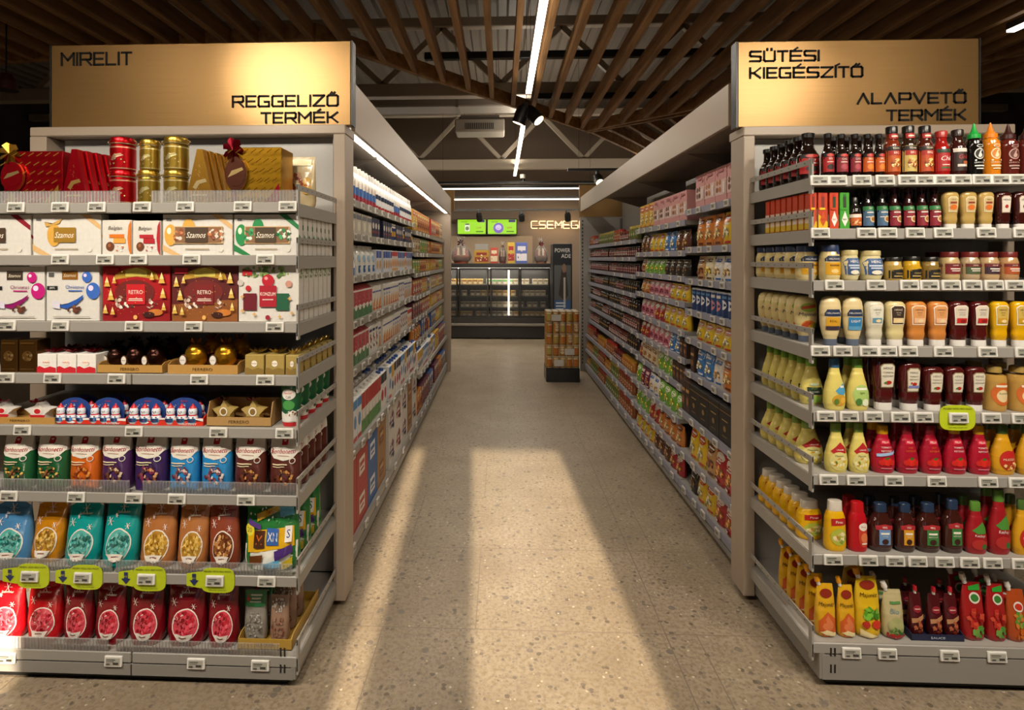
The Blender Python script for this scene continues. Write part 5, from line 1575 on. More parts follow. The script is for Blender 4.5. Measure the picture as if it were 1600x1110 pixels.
deep_cols = {}
U = lambda h: h
fill(-1, 0, [('redgift', -2, 92, 235), ('redtri', 93, 136, 233, 5, .036, 0, 0, .010), ('redjar', 158, 201, 264), ('redjar', 158, 201, 212, 1, 0, .1255), ('goldjar', 204, 241, 264), ('goldjar', 208, 242, 216, 1, 0, .1255),
             ('goldjar', 243, 286, 264), ('goldjar', 243, 286, 211, 1, 0, .1255), ('goldtri', 288, 334, 233, 5, .036, 0, 0, .008), ('goldgift', 350, 437, 229), ('bears', 446, 492, 243, 1, 0, 0, .17)])
fill(-1, 1, [('sz_red', -60, 47, 336), ('sz_gold', 49, 157, 335), ('bel_o', 158, 205, 344), ('bel_r', 206, 250, 345), ('sz_win', 251, 362, 335), ('sz_green', 363, 469, 335, 8, .052)])
fill(-1, 2, [('xm_pink', -18, 67, 417), ('xm_blue', 69, 153, 416), ('retro_red', 155, 262, 415), ('retro_brown', 264, 369, 415), ('konzum', 370, 469, 416, 7, .056)])
zt_ = .0045
fill(-1, 3, [('kraftbox', -1, 26, 532), ('kraftbox', 28, 56, 532), ('raff', 57, 87, 554, 2), ('raff', 88, 118, 554, 2), ('raff', 119, 149, 554, 2), ('tray_f', 151, 254, 571), ('tray_f', 261, 372, 571),
             ('goldcube', 382, 412, 555), ('goldcube', 414, 444, 555), ('goldcube', 446, 468, 556, 6, .07)])
fill(-1, 3, [('ball_d', 160, 186, 534, 2, .1, zt_, .05), ('ball_d', 190, 216, 534, 2, .1, zt_, .035), ('ball_d', 222, 248, 534, 2, .1, zt_, .035), ('ball_g', 281, 314, 530, 2, .12, zt_, .03), ('ball_g', 328, 361, 530, 2, .12, zt_, .03)])
fill(-1, 4, [('tray_f', -24, 86, 653), ('tray_k', 87, 197, 654), ('tray_k', 200, 318, 654), ('tray_fh', 322, 424, 653), ('cup', 434, 468, 603, 5, .085)])
fill(-1, 4, [('star_w', -18, 22, 628, 1, 0, zt_, .04), ('star_w', 36, 80, 628, 1, 0, zt_, .03)] +
     [('snow', 90 + 53 * i, 90 + 53 * i + 51, 622, 2, .05, zt_, .025) for i in range(2)] + [('snow', 203 + 57 * i, 203 + 57 * i + 55, 622, 2, .05, zt_, .025) for i in range(2)] +
     [('star_g', 330, 368, 625, 1, 0, zt_, .03), ('star_g', 375, 414, 625, 1, 0, zt_, .03)])
fill(-1, 5, [('bb_green', -5, 44, 681, 2), ('bb_green', 48, 99, 680, 2), ('bb_orange', 101, 149, 680, 2), ('bb_purple', 151, 199, 679, 2), ('bb_violet', 202, 255, 679, 2), ('bb_blue', 258, 306, 681, 2), ('bb_blue', 308, 358, 681, 2),
             ('bb_brown', 360, 412, 681, 2), ('bb_brown', 416, 466, 682, 5)])
fill(-1, 6, [('gb_blue', -22, 38, 786), ('gb_amber', 36, 88, 784, 1, 0, 0, .02), ('gb_teal', 88, 146, 786), ('gb_teal', 147, 206, 783), ('gb_copper', 208, 266, 785), ('gb_copper', 268, 318, 788), ('gb_rust', 320, 370, 787), ('mix', 374, 464, 788, 3, .12)], .03)
fill(-1, 7, [('gb_red', -28, 28, 912), ('gb_red', 31, 88, 912), ('gb_wine', 90, 138, 910), ('gb_wine', 140, 190, 916), ('gb_wine', 193, 250, 912), ('gb_wine', 252, 316, 912), ('gb_wine', 318, 368, 914), ('tray_y', 371, 456, 1000)], .035)
fill(-1, 7, [('clear_b', 377, 414, 928, 3, .075, .004, .03), ('clear_r', 418, 449, 936, 3, .075, .004, .03)], .035)

fill(1, 0, [('soy_red', 1252, 1287, 206, 6, .062, 0, .06), ('soy_red', 1289, 1308, 207), ('soy_crim', 1310, 1330, 208, 2), ('soy_crim', 1332, 1350, 208, 2), ('soy_or', 1352, 1370, 208, 2), ('soy_or', 1371, 1387, 208, 2), ('tex_or', 1389, 1413, 196), ('tex_wh', 1415, 1439, 195), ('tex_bq', 1441, 1465, 195),
             ('chili', 1467, 1491, 203), ('grill', 1493, 1517, 201), ('sr_black', 1519, 1544, 190), ('sr_or', 1545, 1571, 189), ('sr_dark', 1573, 1600, 191), ('sr_dark', 1602, 1628, 191)])
fill(1, 1, [('tab_ry', 1250, 1277, 301, 8, .044), ('tab_ry', 1279, 1294, 301), ('tab_red', 1297, 1311, 301), ('tab_green', 1313, 1328, 301), ('darkflask', 1331, 1351, 308), ('kik_b', 1352, 1370, 294, 2), ('kik_b', 1374, 1392, 293, 2), ('kik_r', 1394, 1412, 293, 2), ('kik_r', 1416, 1434, 293, 2), ('kik_r', 1437, 1455, 292, 2), ('kik_r', 1457, 1475, 292, 2),
             ('mustinv', 1477, 1503, 299), ('mustinv', 1505, 1531, 299), ('mustinv', 1533, 1558, 299), ('bbqinv', 1560, 1586, 299), ('bbqinv', 1588, 1614, 299)])
fill(1, 2, [('mayojar', 1250, 1287, 384, 5, .082, 0, .06), ('mayojar', 1290, 1320, 383, 2), ('heinzjar', 1322, 1351, 391, 2), ('heinzjar', 1353, 1389, 392, 2), ('maille_w', 1391, 1418, 402), ('maille_y', 1420, 1447, 401), ('maille_g', 1449, 1477, 402), ('horse_r', 1479, 1508, 394), ('horse_g', 1511, 1539, 394), ('horse_b', 1541, 1570, 394), ('horse_o', 1572, 1601, 394)])
fill(1, 3, [('majonez', 1246, 1282, 464, 6, .06, 0, .09), ('hell_real', 1286, 1320, 464), ('hell_light', 1322, 1354, 464), ('h_white', 1356, 1386, 472), ('h_cream', 1388, 1420, 472), ('h_orange', 1421, 1453, 472), ('h_orange', 1455, 1487, 472), ('h_dred', 1488, 1519, 472), ('h_dred', 1521, 1551, 472), ('h_yel', 1553, 1582, 472), ('h_yel', 1585, 1614, 472)])
fill(1, 4, [('u_green', 1255, 1291, 561, 6, .062, 0, .075), ('u_blue', 1292, 1326, 562, 2), ('u_lime', 1328, 1363, 562, 2), ('ketchup', 1368, 1405, 559), ('ketchup_l', 1409, 1445, 567), ('ketchup', 1447, 1480, 575), ('ketchup', 1482, 1512, 575), ('ketchup', 1514, 1546, 575), ('mustsm', 1548, 1584, 575), ('mustsm', 1588, 1624, 575)])
fill(1, 5, [('u_red', 1247, 1292, 661, 5, .07, 0, .08), ('u_red', 1294, 1329, 664, 2), ('u_red', 1331, 1363, 664, 2), ('felix_b', 1367, 1404, 668, 2), ('felix_r', 1406, 1441, 668, 2), ('felix_r', 1443, 1478, 668, 2), ('felix_y', 1481, 1517, 667, 2), ('felix_y', 1520, 1554, 668, 2), ('must_big', 1556, 1594, 667, 2), ('must_big', 1597, 1635, 667)])
fill(1, 6, [('piros', 1250, 1291, 786, 6, .062, 0, .08), ('piros', 1293, 1327, 786, 2), ('pirosred', 1330, 1360, 788, 2), ('bbq_b', 1364, 1402, 791, 2), ('bbq_o', 1404, 1437, 791, 2), ('bbq_g', 1439, 1477, 791, 2), ('bbq_g', 1479, 1512, 785, 2), ('kpgreen', 1514, 1549, 788, 2), ('kpgreen', 1551, 1586, 770, 2), ('must_big', 1589, 1622, 785)])
fill(1, 7, [('p_yel', 1279, 1311, 916, 5, .066, 0, .0), ('p_yel', 1313, 1341, 918, 2), ('p_salad', 1342, 1383, 906, 2), ('p_cream', 1385, 1419, 926, 2), ('navytray', 1424, 1508, 993), ('p_red', 1510, 1546, 914, 2), ('p_red', 1548, 1579, 916, 2), ('p_orange', 1580, 1612, 925, 2)], .03)
fill(1, 7, [('p_dark', 1426, 1448, 930, 2, .05, .004, .012), ('p_dark', 1455, 1478, 932, 2, .05, .004, .012), ('p_dark', 1481, 1504, 932, 2, .05, .004, .012)], .03)


# ------------------------------------------------------------------ clear ribbed fronts clipped on the sweets shelves
for row, a, b, side_, lab in ((0, -40, 186, 0, 'clear ribbed shelf front before the red gift boxes, top shelf'), (0, 236, 466, 0, 'clear ribbed shelf front before the gold boxes, top shelf'),
                              (5, -40, 201, 0, 'clear ribbed shelf front before the green, orange and purple candy bags'), (5, 222, 462, 0, 'clear ribbed shelf front before the blue and brown candy bags'),
                              (6, -40, 174, 0, 'clear ribbed shelf front before the amber and teal candy bags'), (6, 180, 456, 0, 'clear ribbed shelf front before the copper and mixed candy bags'),
                              (7, -40, 168, 0, 'clear ribbed shelf front before the bright red candy bags'), (7, 180, 436, 0, 'clear ribbed shelf front before the dark red candy bags')):
    A, B = gx(a, YL), gx(b, YL)
    m = M().box(A, B, .003, .006, .003, .046, 'fff', 'clear')
    n = int((B - A) / .012)
    for k in range(n):
        x = A + (k + .5) * (B - A) / n
        m.box(x - .001, x + .001, .0, .0031, .004, .045, 'fff', 'clear')
    o = link('clear_shelf_front', m.mesh('clear_shelf_front', 0), None, (0, YL + .0005, SHL[1][row] + .0008))
    tag(o, lab, 'shelf front', 'clear shelf fronts')

# ------------------------------------------------------------------ price tags


def tag_kind(w, h):
    f = M().box(-w / 2, w / 2, -.008, 0, 0, h, 'e2dfd9', 'plastic', .002)
    s = M()
    decals(s, lambda x, z, f_: (x, -.008 - f_, z), [('r', 0, .5, .8, .68, 'a9a79b'), ('r', -.1, .68, .5, .08, '4a4944'), ('r', -.14, .54, .42, .06, '6b6a63'), ('r', .18, .36, .3, .2, '3c3b37'), ('r', -.24, .3, .2, .14, '55544e')], w, h, 'plastic', fine=0)
    return Kind('price_tag', 'price tag', 'white electronic price tag', [('tag_frame', f, []), ('tag_screen', s, [])], w, h, .008)


TK_L, TK_R = tag_kind(.066, .037), tag_kind(.066, .037)
small = M().box(-.03, .03, -.008, 0, 0, .036, 'e2dfd9', 'plastic')
decals(small, lambda x, z, f_: (x, -.008 - f_, z), [('r', 0, .5, .76, .66, '9c9a8f'), ('r', .1, .45, .3, .2, '45443f'), ('r', -.16, .62, .3, .12, '5c5b55')], .06, .036, 'plastic', fine=0)
TK_S = Kind('price_tag', 'price tag', 'white electronic price tag', small, .06, .036, .008)


def promo(label, X, y, z, arrow):
    t = thing('promotion_card', label, 'promotion card', (X, y, z))
    m = M()
    n = 24
    pts = []
    for k in range(n):
        a = 2 * PI * k / n
        c, s_ = math.cos(a), math.sin(a)
        pts.append((.062 * math.copysign(abs(c) ** .55, c) + (.03 if arrow else 0), .045 * math.copysign(abs(s_) ** .55, s_)))
    m.prism(pts, 0, .002, 'b8c81c', 'card')
    if arrow:
        m.prism([(-.085, -.022), (-.03, -.03), (-.03, .03), (-.085, .022)], .0005, .0025, 'b8c81c', 'card')
    decals(m, lambda x, z_, f: (x + (.03 if arrow else 0), -f, z_), [('t', 'MEGÉRI! VEDD MEG MOST!', 0, .74, .2, '35400c', 1.0), ('t', 'Csak amíg a készlet tart', 0, -.76, .15, '35400c', .9)], .1, .045)
    part('card', m, t)
    if arrow:
        m = M()
        decals(m, lambda x, z_, f: (x - .056, -f, z_), [('p', [(-.14, .5), (.14, .5), (.14, 0), (-.14, 0)], '1c2c5c'), ('p', [(-.34, 0), (.34, 0), (0, -.45)], '1c2c5c'), ('t', 'AKCIÓ', 0, .18, .2, 'd8d860', .26)], .05, .045)
        part('arrow', m, t)


TAGS_L = [[26, 95, 152, 223, 290, 380, 450], [95, 165, 217, 300, 415], [12, 95, 210, 303, 430], [10, 83, 183, 312, 415], [36, 210, 342, 445], [15, 120, 210, 277, 385], [47, 130, 229, 336, 417], [12, 178, 307, 407]]
TAGS_R = [[1280, 1308, 1346, 1382, 1417, 1444, 1473, 1502, 1533, 1562, 1590], [1281, 1353, 1386, 1429, 1473, 1540, 1597], [1303, 1368, 1420, 1451, 1485, 1518, 1552, 1584], [1281, 1316, 1357, 1386, 1418, 1473, 1542, 1600],
          [1290, 1326, 1364, 1406, 1442, 1497, 1548, 1595], [1294, 1337, 1396, 1463, 1543, 1590], [1301, 1356, 1398, 1433, 1475, 1514, 1550, 1595], [1330, 1386, 1483, 1557]]
for side, tags_, sh, yf, TK in ((-1, TAGS_L, SHL[1], YL, TK_L), (1, TAGS_R, SHR[1], YR, TK_R)):
    for row, xs_ in enumerate(tags_):
        for i, px in enumerate(xs_):
            pr = (side < 0 and row == 6 and i < 4) or (side > 0 and row == 4 and i == 5)
            y = yf - (.006 if pr else .0015)
            X = gx(px, y)
            lab = 'white electronic price tag, %s from left on the %s rail of the %s' % (ORD[i], LEVEL[row] if row < 7 else 'bottom', DISP[side])
            z = sh[row] - .036 + (.004 if row < 7 else -.01)
            TK.put((X, y, z), lab, 0, (1, 1, 1), 'price tags on the ' + DISP[side], -.10)
            if pr:
                promo('yellow-green promotion card behind a price tag above %s' % (('the bright red bag', 'the first dark red bags', 'the third dark red bag', 'the last dark red bag')[i] if side < 0 else 'the red ketchup bottles with yellow caps'),
                      X - (.022 if side < 0 else 0), yf - .0035, z + .018, side < 0)

# ------------------------------------------------------------------ the aisle: smaller kinds, one mesh each
AP = {}


def ap(key, shape, look, w, h, d, col, items, cap=None, bands=(), fin=None, name=None, cat=None):
    m = M()
    fp = lambda x, z, f: (x, -f, z)
    if shape in ('box', 'case'):
        m.box(-w / 2, w / 2, 0, d, 0, h, col, 'card', .0012 if shape == 'box' else 0)
        decals(m, fp, items, w, h, 'card', fine=0)
        nm, ct = ('product_box', 'box') if shape == 'box' else ('bottle_case', 'case')
    elif shape == 'carton':
        m.box(-w / 2, w / 2, 0, d, 0, h * .86, col, 'card', .001)
        m.prism([(0, h * .86), (d, h * .86), (d * .55, h), (d * .45, h)], -w / 2, w / 2, cap or col, 'card')
        g = m.v[-8:]
        m.v[-8:] = [(y, x, z) for x, y, z in g]
        m.f[-6:] = [f[::-1] for f in m.f[-6:]]
        decals(m, fp, items, w, h, 'card', fine=0)
        nm, ct = 'drink_carton', 'carton'
    elif shape == 'capcarton':
        m.box(-w / 2, w / 2, 0, d, 0, h * .93, col, 'card', .001)
        m.tube((0, d * .35, h * .93), (0, d * .35, h), w * .2, cap, 'plastic', 10)
        decals(m, fp, items, w, h * .93, 'card', fine=0)
        nm, ct = 'drink_carton', 'carton'
    elif shape == 'bag':
        B = Body(w, h, d, GUSSET if h > w * 1.25 else POUCH, 2.4, .05, len(key), dense=9)
        B.build(m, col, 'film', bands, 14)
        decals(m, B.front, items, w, h, 'film', fine=0)
        nm, ct = 'snack_bag', 'bag'
    else:
        prof = {'jar': JAR, 'can': [(0, .96), (.02, 1), (.97, 1), (1, .96)], 'bottle': SAUCE, 'round': ROUNDJAR, 'fat': TALL}[shape]
        B = Body(w, h, d, prof, 2, 0, 1, dense=0 if shape == 'can' else 11)
        cz = {'jar': .82, 'round': .84, 'bottle': .86, 'fat': .80}.get(shape)
        bs = list(bands) + ([(cz, 1.01, cap)] if cap and cz else [])
        B.build(m, col, 'plastic' if shape in ('fat', 'can') else 'glassy', bs, 14)
        decals(m, B.front, items, w, h, 'card', fine=0)
        nm, ct = {'jar': ('preserve_jar', 'jar'), 'round': ('preserve_jar', 'jar'), 'can': ('drink_tin', 'tin'), 'bottle': ('bottle', 'bottle'), 'fat': ('cream_bottle', 'bottle')}[shape]
    AP[key] = Kind(name or nm, cat or ct, look, m, w, h, d)


def face(c, a, b, t='e0dcd2', n=1):
    q = random.Random(str((c, a, b)))
    lo = ['%02x%02x%02x' % tuple(max(0, min(255, int(int(b[i:i + 2], 16) * f))) for i in (0, 2, 4)) for f in (1.1, .8, .6, 1.25)]
    sh = q.choice([[('p', [(-.46, .95), (.46, .88), (.4, .68), (-.42, .74)], a)], [('e', 0, .8, .4, .12, a)], [('r', -.05, .82, .8, .14, a)]])
    return sh + [('r', q.uniform(-.06, .06), .82, .55, .05, t), ('r', q.uniform(-.1, .1), .64, .4, .035, t), ('b', q.uniform(-.08, .08), .38, .36, .18, lo, 20, .12), ('r', q.choice((-.2, .2)), .1, .4, .07, a), ('p', [(-.48, .02), (.48, .02), (.48, .12), (0, .06), (-.48, .1)], lo[2])]


ap('creamb', 'fat', 'white bottle, blue and red label', .075, .2, .06, 'e4e1dc', [('r', 0, .3, .8, .2, '3a68a8'), ('e', .1, .5, .26, .12, 'c8a070'), ('r', 0, .1, .8, .12, 'a83040')], 'd4d1cb', ((.03, .2, '9a3444'), (.2, .42, '3c64a0')))
ap('creamw', 'fat', 'white bottle, dark band, red base', .075, .2, .06, 'e4e1dc', [('r', 0, .42, .7, .14, '24304a'), ('r', 0, .2, .6, .1, 'dfe4ea')], 'd4d1cb', ((.03, .14, 'b03430'), (.36, .5, '2a3448')))
ap('greyp', 'box', 'grey and white creamer box', .12, .15, .1, 'c9c2b4', [('r', 0, .8, .9, .2, '6a6e78'), ('e', 0, .4, .3, .22, 'e4ddc8')])
ap('navyp', 'box', 'navy and black drink box', .07, .17, .07, '23284a', [('e', 0, .6, .34, .16, 'd8d4c8'), ('r', 0, .28, .8, .12, '7a2c3c')])
ap('bluej', 'can', 'blue tin, yellow label', .075, .16, .075, '2c4888', [('r', 0, .4, .8, .3, 'd8a824'), ('r', 0, .8, .7, .1, 'e4e0d8')], None, ((.9, 1, 'd8d4cc'),))
ap('blueb', 'bag', 'blue pouch of milk powder', .13, .2, .07, '3f76b4', [('e', 0, .45, .32, .2, 'e4e6ea'), ('r', 0, .78, .7, .1, 'e4e6ea')])
ap('whiteb', 'bag', 'white pouch, blue base', .11, .17, .06, 'dcdcd6', [('r', 0, .2, .9, .24, '3c64a0'), ('e', 0, .55, .28, .14, '8ab0d0')])
ap('orangec', 'box', 'white carton, orange picture', .07, .15, .06, 'e6dfd4', [('r', 0, .85, .96, .22, 'c83c34'), ('e', 0, .4, .36, .2, 'e09040'), ('r', 0, .1, .96, .12, 'd8a060')])
ap('bluec', 'box', 'blue and white small carton', .07, .15, .06, 'd8dce4', [('r', 0, .8, .96, .3, '3c5ca8'), ('e', 0, .36, .36, .2, 'c89858')])
ap('milkrg', 'carton', 'red-topped milk carton, green base', .08, .225, .08, 'dcd6cc', [('r', 0, .6, .98, .42, 'b03840'), ('r', 0, .18, .98, .32, '4a7a50'), ('e', 0, .34, .32, .09, 'e6e0d4'), ('b', 0, .62, .44, .2, ['d88c90', 'e0c8c4'], 14, .05)], 'b8404a')
ap('milkwb', 'carton', 'white carton, blue stripe, tan picture', .075, .22, .075, 'dedad2', [('r', 0, .68, .98, .07, '44508c'), ('p', [(-.4, .06), (.4, .06), (.3, .4), (-.1, .46)], 'c89058'), ('e', 0, .52, .3, .05, '8c98b8')], 'd4d0ca')
ap('milkwo', 'carton', 'white carton, orange swirl', .075, .22, .075, 'e0dcd2', [('r', 0, .68, .98, .05, '4858a0'), ('p', [(-.4, .06), (.4, .2), (.3, .5), (-.3, .3)], 'd88c3c'), ('r', 0, .1, .9, .08, 'c86430')], 'd8d0c4')
ap('milkbk', 'carton', 'white carton, black cow patches', .075, .22, .075, 'dedad4', [('b', 0, .4, .44, .3, ['2a2826', '3a3836', 'b83840'], 10, .16), ('r', 0, .74, .8, .08, '30406c')], 'd8d4ce')
ap('tallred', 'capcarton', 'tall carton, red top, white cap', .075, .245, .075, 'ddd8d0', [('r', 0, .8, .98, .38, 'b03430'), ('r', 0, .2, .98, .3, '5a8a4c'), ('e', 0, .45, .3, .1, 'e6e0d6')], 'e8e4de')
ap('tallblue', 'capcarton', 'tall white and blue carton, white cap', .08, .245, .08, 'dfe0e2', [('r', 0, .88, .98, .2, '4a88c0'), ('e', 0, .48, .3, .16, '6090c0'), ('r', 0, .1, .9, .1, 'c04c48')], 'e8e4de')
ap('tallblack', 'capcarton', 'tall white carton, black top, blue cap', .08, .245, .08, 'dedad4', [('r', 0, .86, .98, .26, '34343c'), ('e', 0, .4, .34, .16, 'b84048')], '3c5ca0')
ap('tallyel', 'capcarton', 'tall yellow and white carton, blue cap', .08, .245, .08, 'e0d8c4', [('r', 0, .8, .98, .36, 'd8a83c'), ('e', 0, .36, .34, .14, '4c68a8')], '3c5ca0')
for nm, c, a, lk in (('casr', 'b03a30', 'e4ddd4', 'large red shipping case'), ('casb', '2f62a0', 'e0e2e6', 'large blue shipping case'), ('cask', 'a0774a', '7a4a2c', 'brown cardboard shipping case'), ('casw', 'd6d0c8', '3c4a7c', 'white and black shipping case'), ('casw2', 'dcd6ce', 'b03c44', 'white and red shipping case')):
    ap(nm, 'case', lk, .24, .2, .3, c, [('r', -.05, .5, .5, .46, a), ('r', -.05, .56, .4, .12, c if nm not in ('cask',) else 'c8a070'), ('r', -.05, .4, .3, .06, c)] + ([('b', 0, .5, .45, .4, ['30343c', '8a3a44', 'dcd6ce'], 14, .09)] if nm in ('casw', 'casw2') else []), name='shipping_case')
for nm, c, a, b, lk in (('byel', 'd8a830', 'c04c24', 'e8d090', 'yellow cereal box'), ('bor', 'cc7a24', 'e0b850', '8a3c1c', 'orange cereal box'), ('bred', 'b03428', 'e0c060', 'e4d4b8', 'red cereal box'), ('bblue', '3a5c9c', 'e0dcd4', 'd8a848', 'blue cereal box'), ('bgreen', '6a9a3c', 'e0d8b8', 'd8b050', 'green cereal box'), ('bcream', 'd8c8a4', '8a5c34', 'b07840', 'cream cereal box'), ('bplum', '6a3048', 'd8c0a0', 'b86c50', 'plum muesli box')):
    ap(nm, 'box', lk, .14, .2, .06, c, face(c, a, b), name='cereal_box')
for nm, c, a, b, lk in (('syel', 'd8b428', 'b83020', 'e8dcb0', 'yellow snack bag'), ('sor', 'cc7c34', '6a3018', 'e0b880', 'orange cookie bag'), ('stan', 'c09460', '5a2c18', '8a4c28', 'tan cookie bag'), ('scream', 'd8cca8', '6a4a28', 'd8b44c', 'cream flour bag'), ('sblue', '3f78b8', 'e0e4ea', 'd8d0b0', 'blue sugar bag'), ('sgreen', '6ea83c', 'e4e4c8', 'd8c850', 'green snack bag'), ('sbrown', '5a3424', 'd8b070', 'b88850', 'brown cocoa bag'),
                        ('swhite', 'dcd8d0', '3c68a8', 'c8a878', 'white flour bag'), ('spink', 'c87888', 'e4dcd4', '8a3048', 'pink pudding sachet'), ('sred', 'a82c30', 'e0d4c0', 'd89048', 'red snack bag'), ('splum', '6a2444', 'd8b8b0', 'c07850', 'plum sachet'), ('sblack', '26221f', 'b89858', '6a4a2c', 'black chocolate bag')):
    ap(nm, 'bag', lk, .13, .19, .05, c, face(c, a, b))
ap('pinkb', 'box', 'pink cookie box, brown biscuits pictured', .155, .2, .09, 'c98c8a', [('r', 0, .42, .98, .42, 'd8b8b0')] + [('e', x, z, .11, .08, c) for x, z, c in ((-.3, .55, '5a3424'), (-.05, .56, '6a4030'), (-.3, .36, '6a4030'), (-.04, .36, '4a2c1c'))] + [('e', x, z, .05, .036, 'a07058') for x, z in ((-.3, .55), (-.05, .56))] + [('r', .32, .4, .16, .3, 'e4d8d0'), ('r', 0, .88, .5, .08, 'a85c60'), ('e', .3, .8, .06, .05, 'b87070')])
ap('pinko', 'box', 'pink cookie box, orange biscuits pictured', .155, .2, .09, 'c98c8a', [('r', 0, .42, .98, .42, 'd8b8b0')] + [('e', x, z, .11, .08, c) for x, z, c in ((-.3, .55, 'b06c3c'), (-.05, .56, 'a86434'), (-.3, .36, '8a5030'), (-.04, .36, 'b87840'))] + [('r', .32, .4, .16, .3, 'e4d8d0'), ('r', 0, .88, .5, .08, 'a85c60'), ('e', -.3, .8, .06, .05, 'b87070')])
ap('bluecan', 'can', 'dark blue cocoa tin, white label', .075, .15, .075, '2c4474', [('e', 0, .5, .36, .2, 'dcdce0'), ('r', 0, .8, .7, .1, '5a88b8')], None, ((.93, 1, 'c8ccd4'),))
ap('pinkcan', 'can', 'blue and pink baking tin', .075, .15, .075, '34548c', [('e', 0, .4, .36, .22, 'c88890'), ('r', 0, .78, .7, .12, 'dcd4d4')], None, ((.93, 1, 'c8ccd4'),))
ap('blackb', 'box', 'black coffee box, gold lettering', .15, .2, .09, '1d1917', [('r', 0, .84, .98, .02, '8a6c3c'), ('r', 0, .62, .5, .03, 'a88848'), ('e', 0, .4, .12, .08, '8a6c3c'), ('r', 0, .2, .4, .02, '8a6c3c')])
ap('brownb', 'box', 'dark brown cocoa box', .07, .2, .09, '3c261c', [('r', 0, .7, .8, .1, 'b88c58'), ('e', 0, .36, .3, .14, '8a5c38')])
ap('jamp', 'jar', 'dark jam jar, pink label', .07, .1, .07, '4a1c20', [('r', 0, .42, .94, .4, 'd4b4ac'), ('e', 0, .4, .24, .12, '8a3038')], '2a2422')
ap('jamr', 'jar', 'red jam jar, white label', .07, .1, .07, '521718', [('r', 0, .42, .94, .36, 'dcd4c8'), ('r', 0, .46, .6, .08, 'a83034')], '7a2a24')
ap('jamo', 'jar', 'amber honey jar', .07, .1, .07, 'a8641c', [('r', 0, .42, .94, .34, 'e0cc90'), ('e', 0, .4, .24, .12, 'c07c24')], 'b8862c')
ap('coffee', 'jar', 'black instant coffee jar', .075, .12, .075, '1f1512', [('r', 0, .42, .94, .36, '34211a'), ('r', 0, .44, .6, .1, 'b89050')], '191614')
ap('greenj', 'jar', 'pickle jar, green label', .08, .13, .08, '6a7034', [('r', 0, .42, .94, .36, '3c6a34'), ('e', 0, .4, .24, .1, 'd8d4a8')], 'b8a44c')
ap('redj', 'jar', 'orange pepper jar', .08, .13, .08, '8a4a20', [('r', 0, .42, .94, .36, 'd8c49c'), ('e', 0, .4, .24, .1, 'b03c20')], 'b03428')

AISLE = {-1: 'left aisle side', 1: 'right aisle side'}
SHELFN = ['top', 'second', 'third', 'fourth', 'fifth', 'sixth', 'seventh', 'eighth', 'ninth', 'tenth']
BAYN = ['first', 'second', 'third', 'far']
small_tags = []


def aisle_row(side, bay, y0, y1, levels, row, keys, rows=1, runs=(2, 4), gap_scale=1.0, tags_at=5):
    z = levels[row]
    room = (2.12 if side < 0 else 2.15) - z if row == 0 else levels[row - 1] - .045 - z
    fx = front_x(side, z)
    rz = PI / 2 if side < 0 else -PI / 2
    y, ki, nth = y0 + .015, 0, 0
    while True:
        kn = keys[ki % len(keys)].split(':')
        k = AP[kn[0]]
        run = int(kn[1]) if len(kn) > 1 else R.randint(*runs)
        sc = min(1.0, (room - .012) / k.h)
        for _ in range(run):
            if y + k.w > y1 - .012:
                break
            for r_ in range(rows):
                x = fx - side * 0
                dep = (k.y1 - k.y0) + .004
                xx = fx + side * (.016 - k.y0 + r_ * dep)
                lab = '%s, %s along, %s%s shelf, %s bay, %s' % (k.look, ORD[nth], 'behind, ' if r_ else '', SHELFN[row], BAYN[bay], AISLE[side])
                if len(lab.split()) > 16:
                    lab = lab.replace(' side', '').replace('behind, ', 'behind, ')
                if len(lab.split()) > 16:
                    lab = lab.replace(' along', '')
                k.put((xx, y + k.w / 2 - 0, z + .0006), lab, rz + R.uniform(-.03, .03), (1, 1, sc), '%ss along the aisle' % k.name.replace('_', ' ').replace('box', 'boxe'))
            y += k.w + .006
            nth += 1
        else:
            ki += 1
            continue
        ki += 1
        if y + .055 > y1:
            break
        if all(y + AP[q.split(':')[0]].w > y1 - .012 for q in keys):
            break
    for i in range(tags_at):
        small_tags.append((side, bay, row, y0 + (y1 - y0) * (i + .5 + R.uniform(-.2, .2)) / tags_at, z, i))


LA = [['creamb:7', 'creamb', 'creamw'], ['greyp:6', 'navyp:4'], ['blueb:3', 'whiteb:4', 'bluec:4'], ['milkrg:9', 'milkwo', 'milkwb'], ['milkrg:8', 'milkbk:3', 'milkwb'], ['tallblue:4', 'tallred:6', 'tallblack:3'], ['casr', 'casr', 'casb', 'cask']]
LA2 = [['creamw:5', 'creamb:3', 'creamw:9'], ['navyp:4', 'bluej'], ['bluec:4', 'orangec'], ['milkwb', 'milkwo', 'milkbk'], ['milkwo', 'milkwb', 'milkbk', 'orangec'], ['tallblue', 'tallyel', 'tallblack'], ['casw', 'casw2', 'casw', 'cask']]
LB = [['byel', 'bor', 'bor'], ['bcream', 'bgreen', 'bred'], ['bgreen', 'bor', 'byel'], ['bred', 'byel', 'bblue'], ['bplum', 'bred', 'sbrown'], ['sor', 'bblue', 'splum'], ['tallyel', 'tallblue', 'milkbk'], ['bor', 'bplum', 'bblue', 'sor']]
LC = [['bred', 'bor', 'bcream'], ['bor', 'bor', 'byel'], ['byel', 'bor', 'bgreen'], ['bcream', 'byel'], ['byel', 'bred'], ['bblue', 'byel', 'bgreen'], ['byel', 'bplum', 'bblue'], ['bplum', 'bor', 'bblue']]
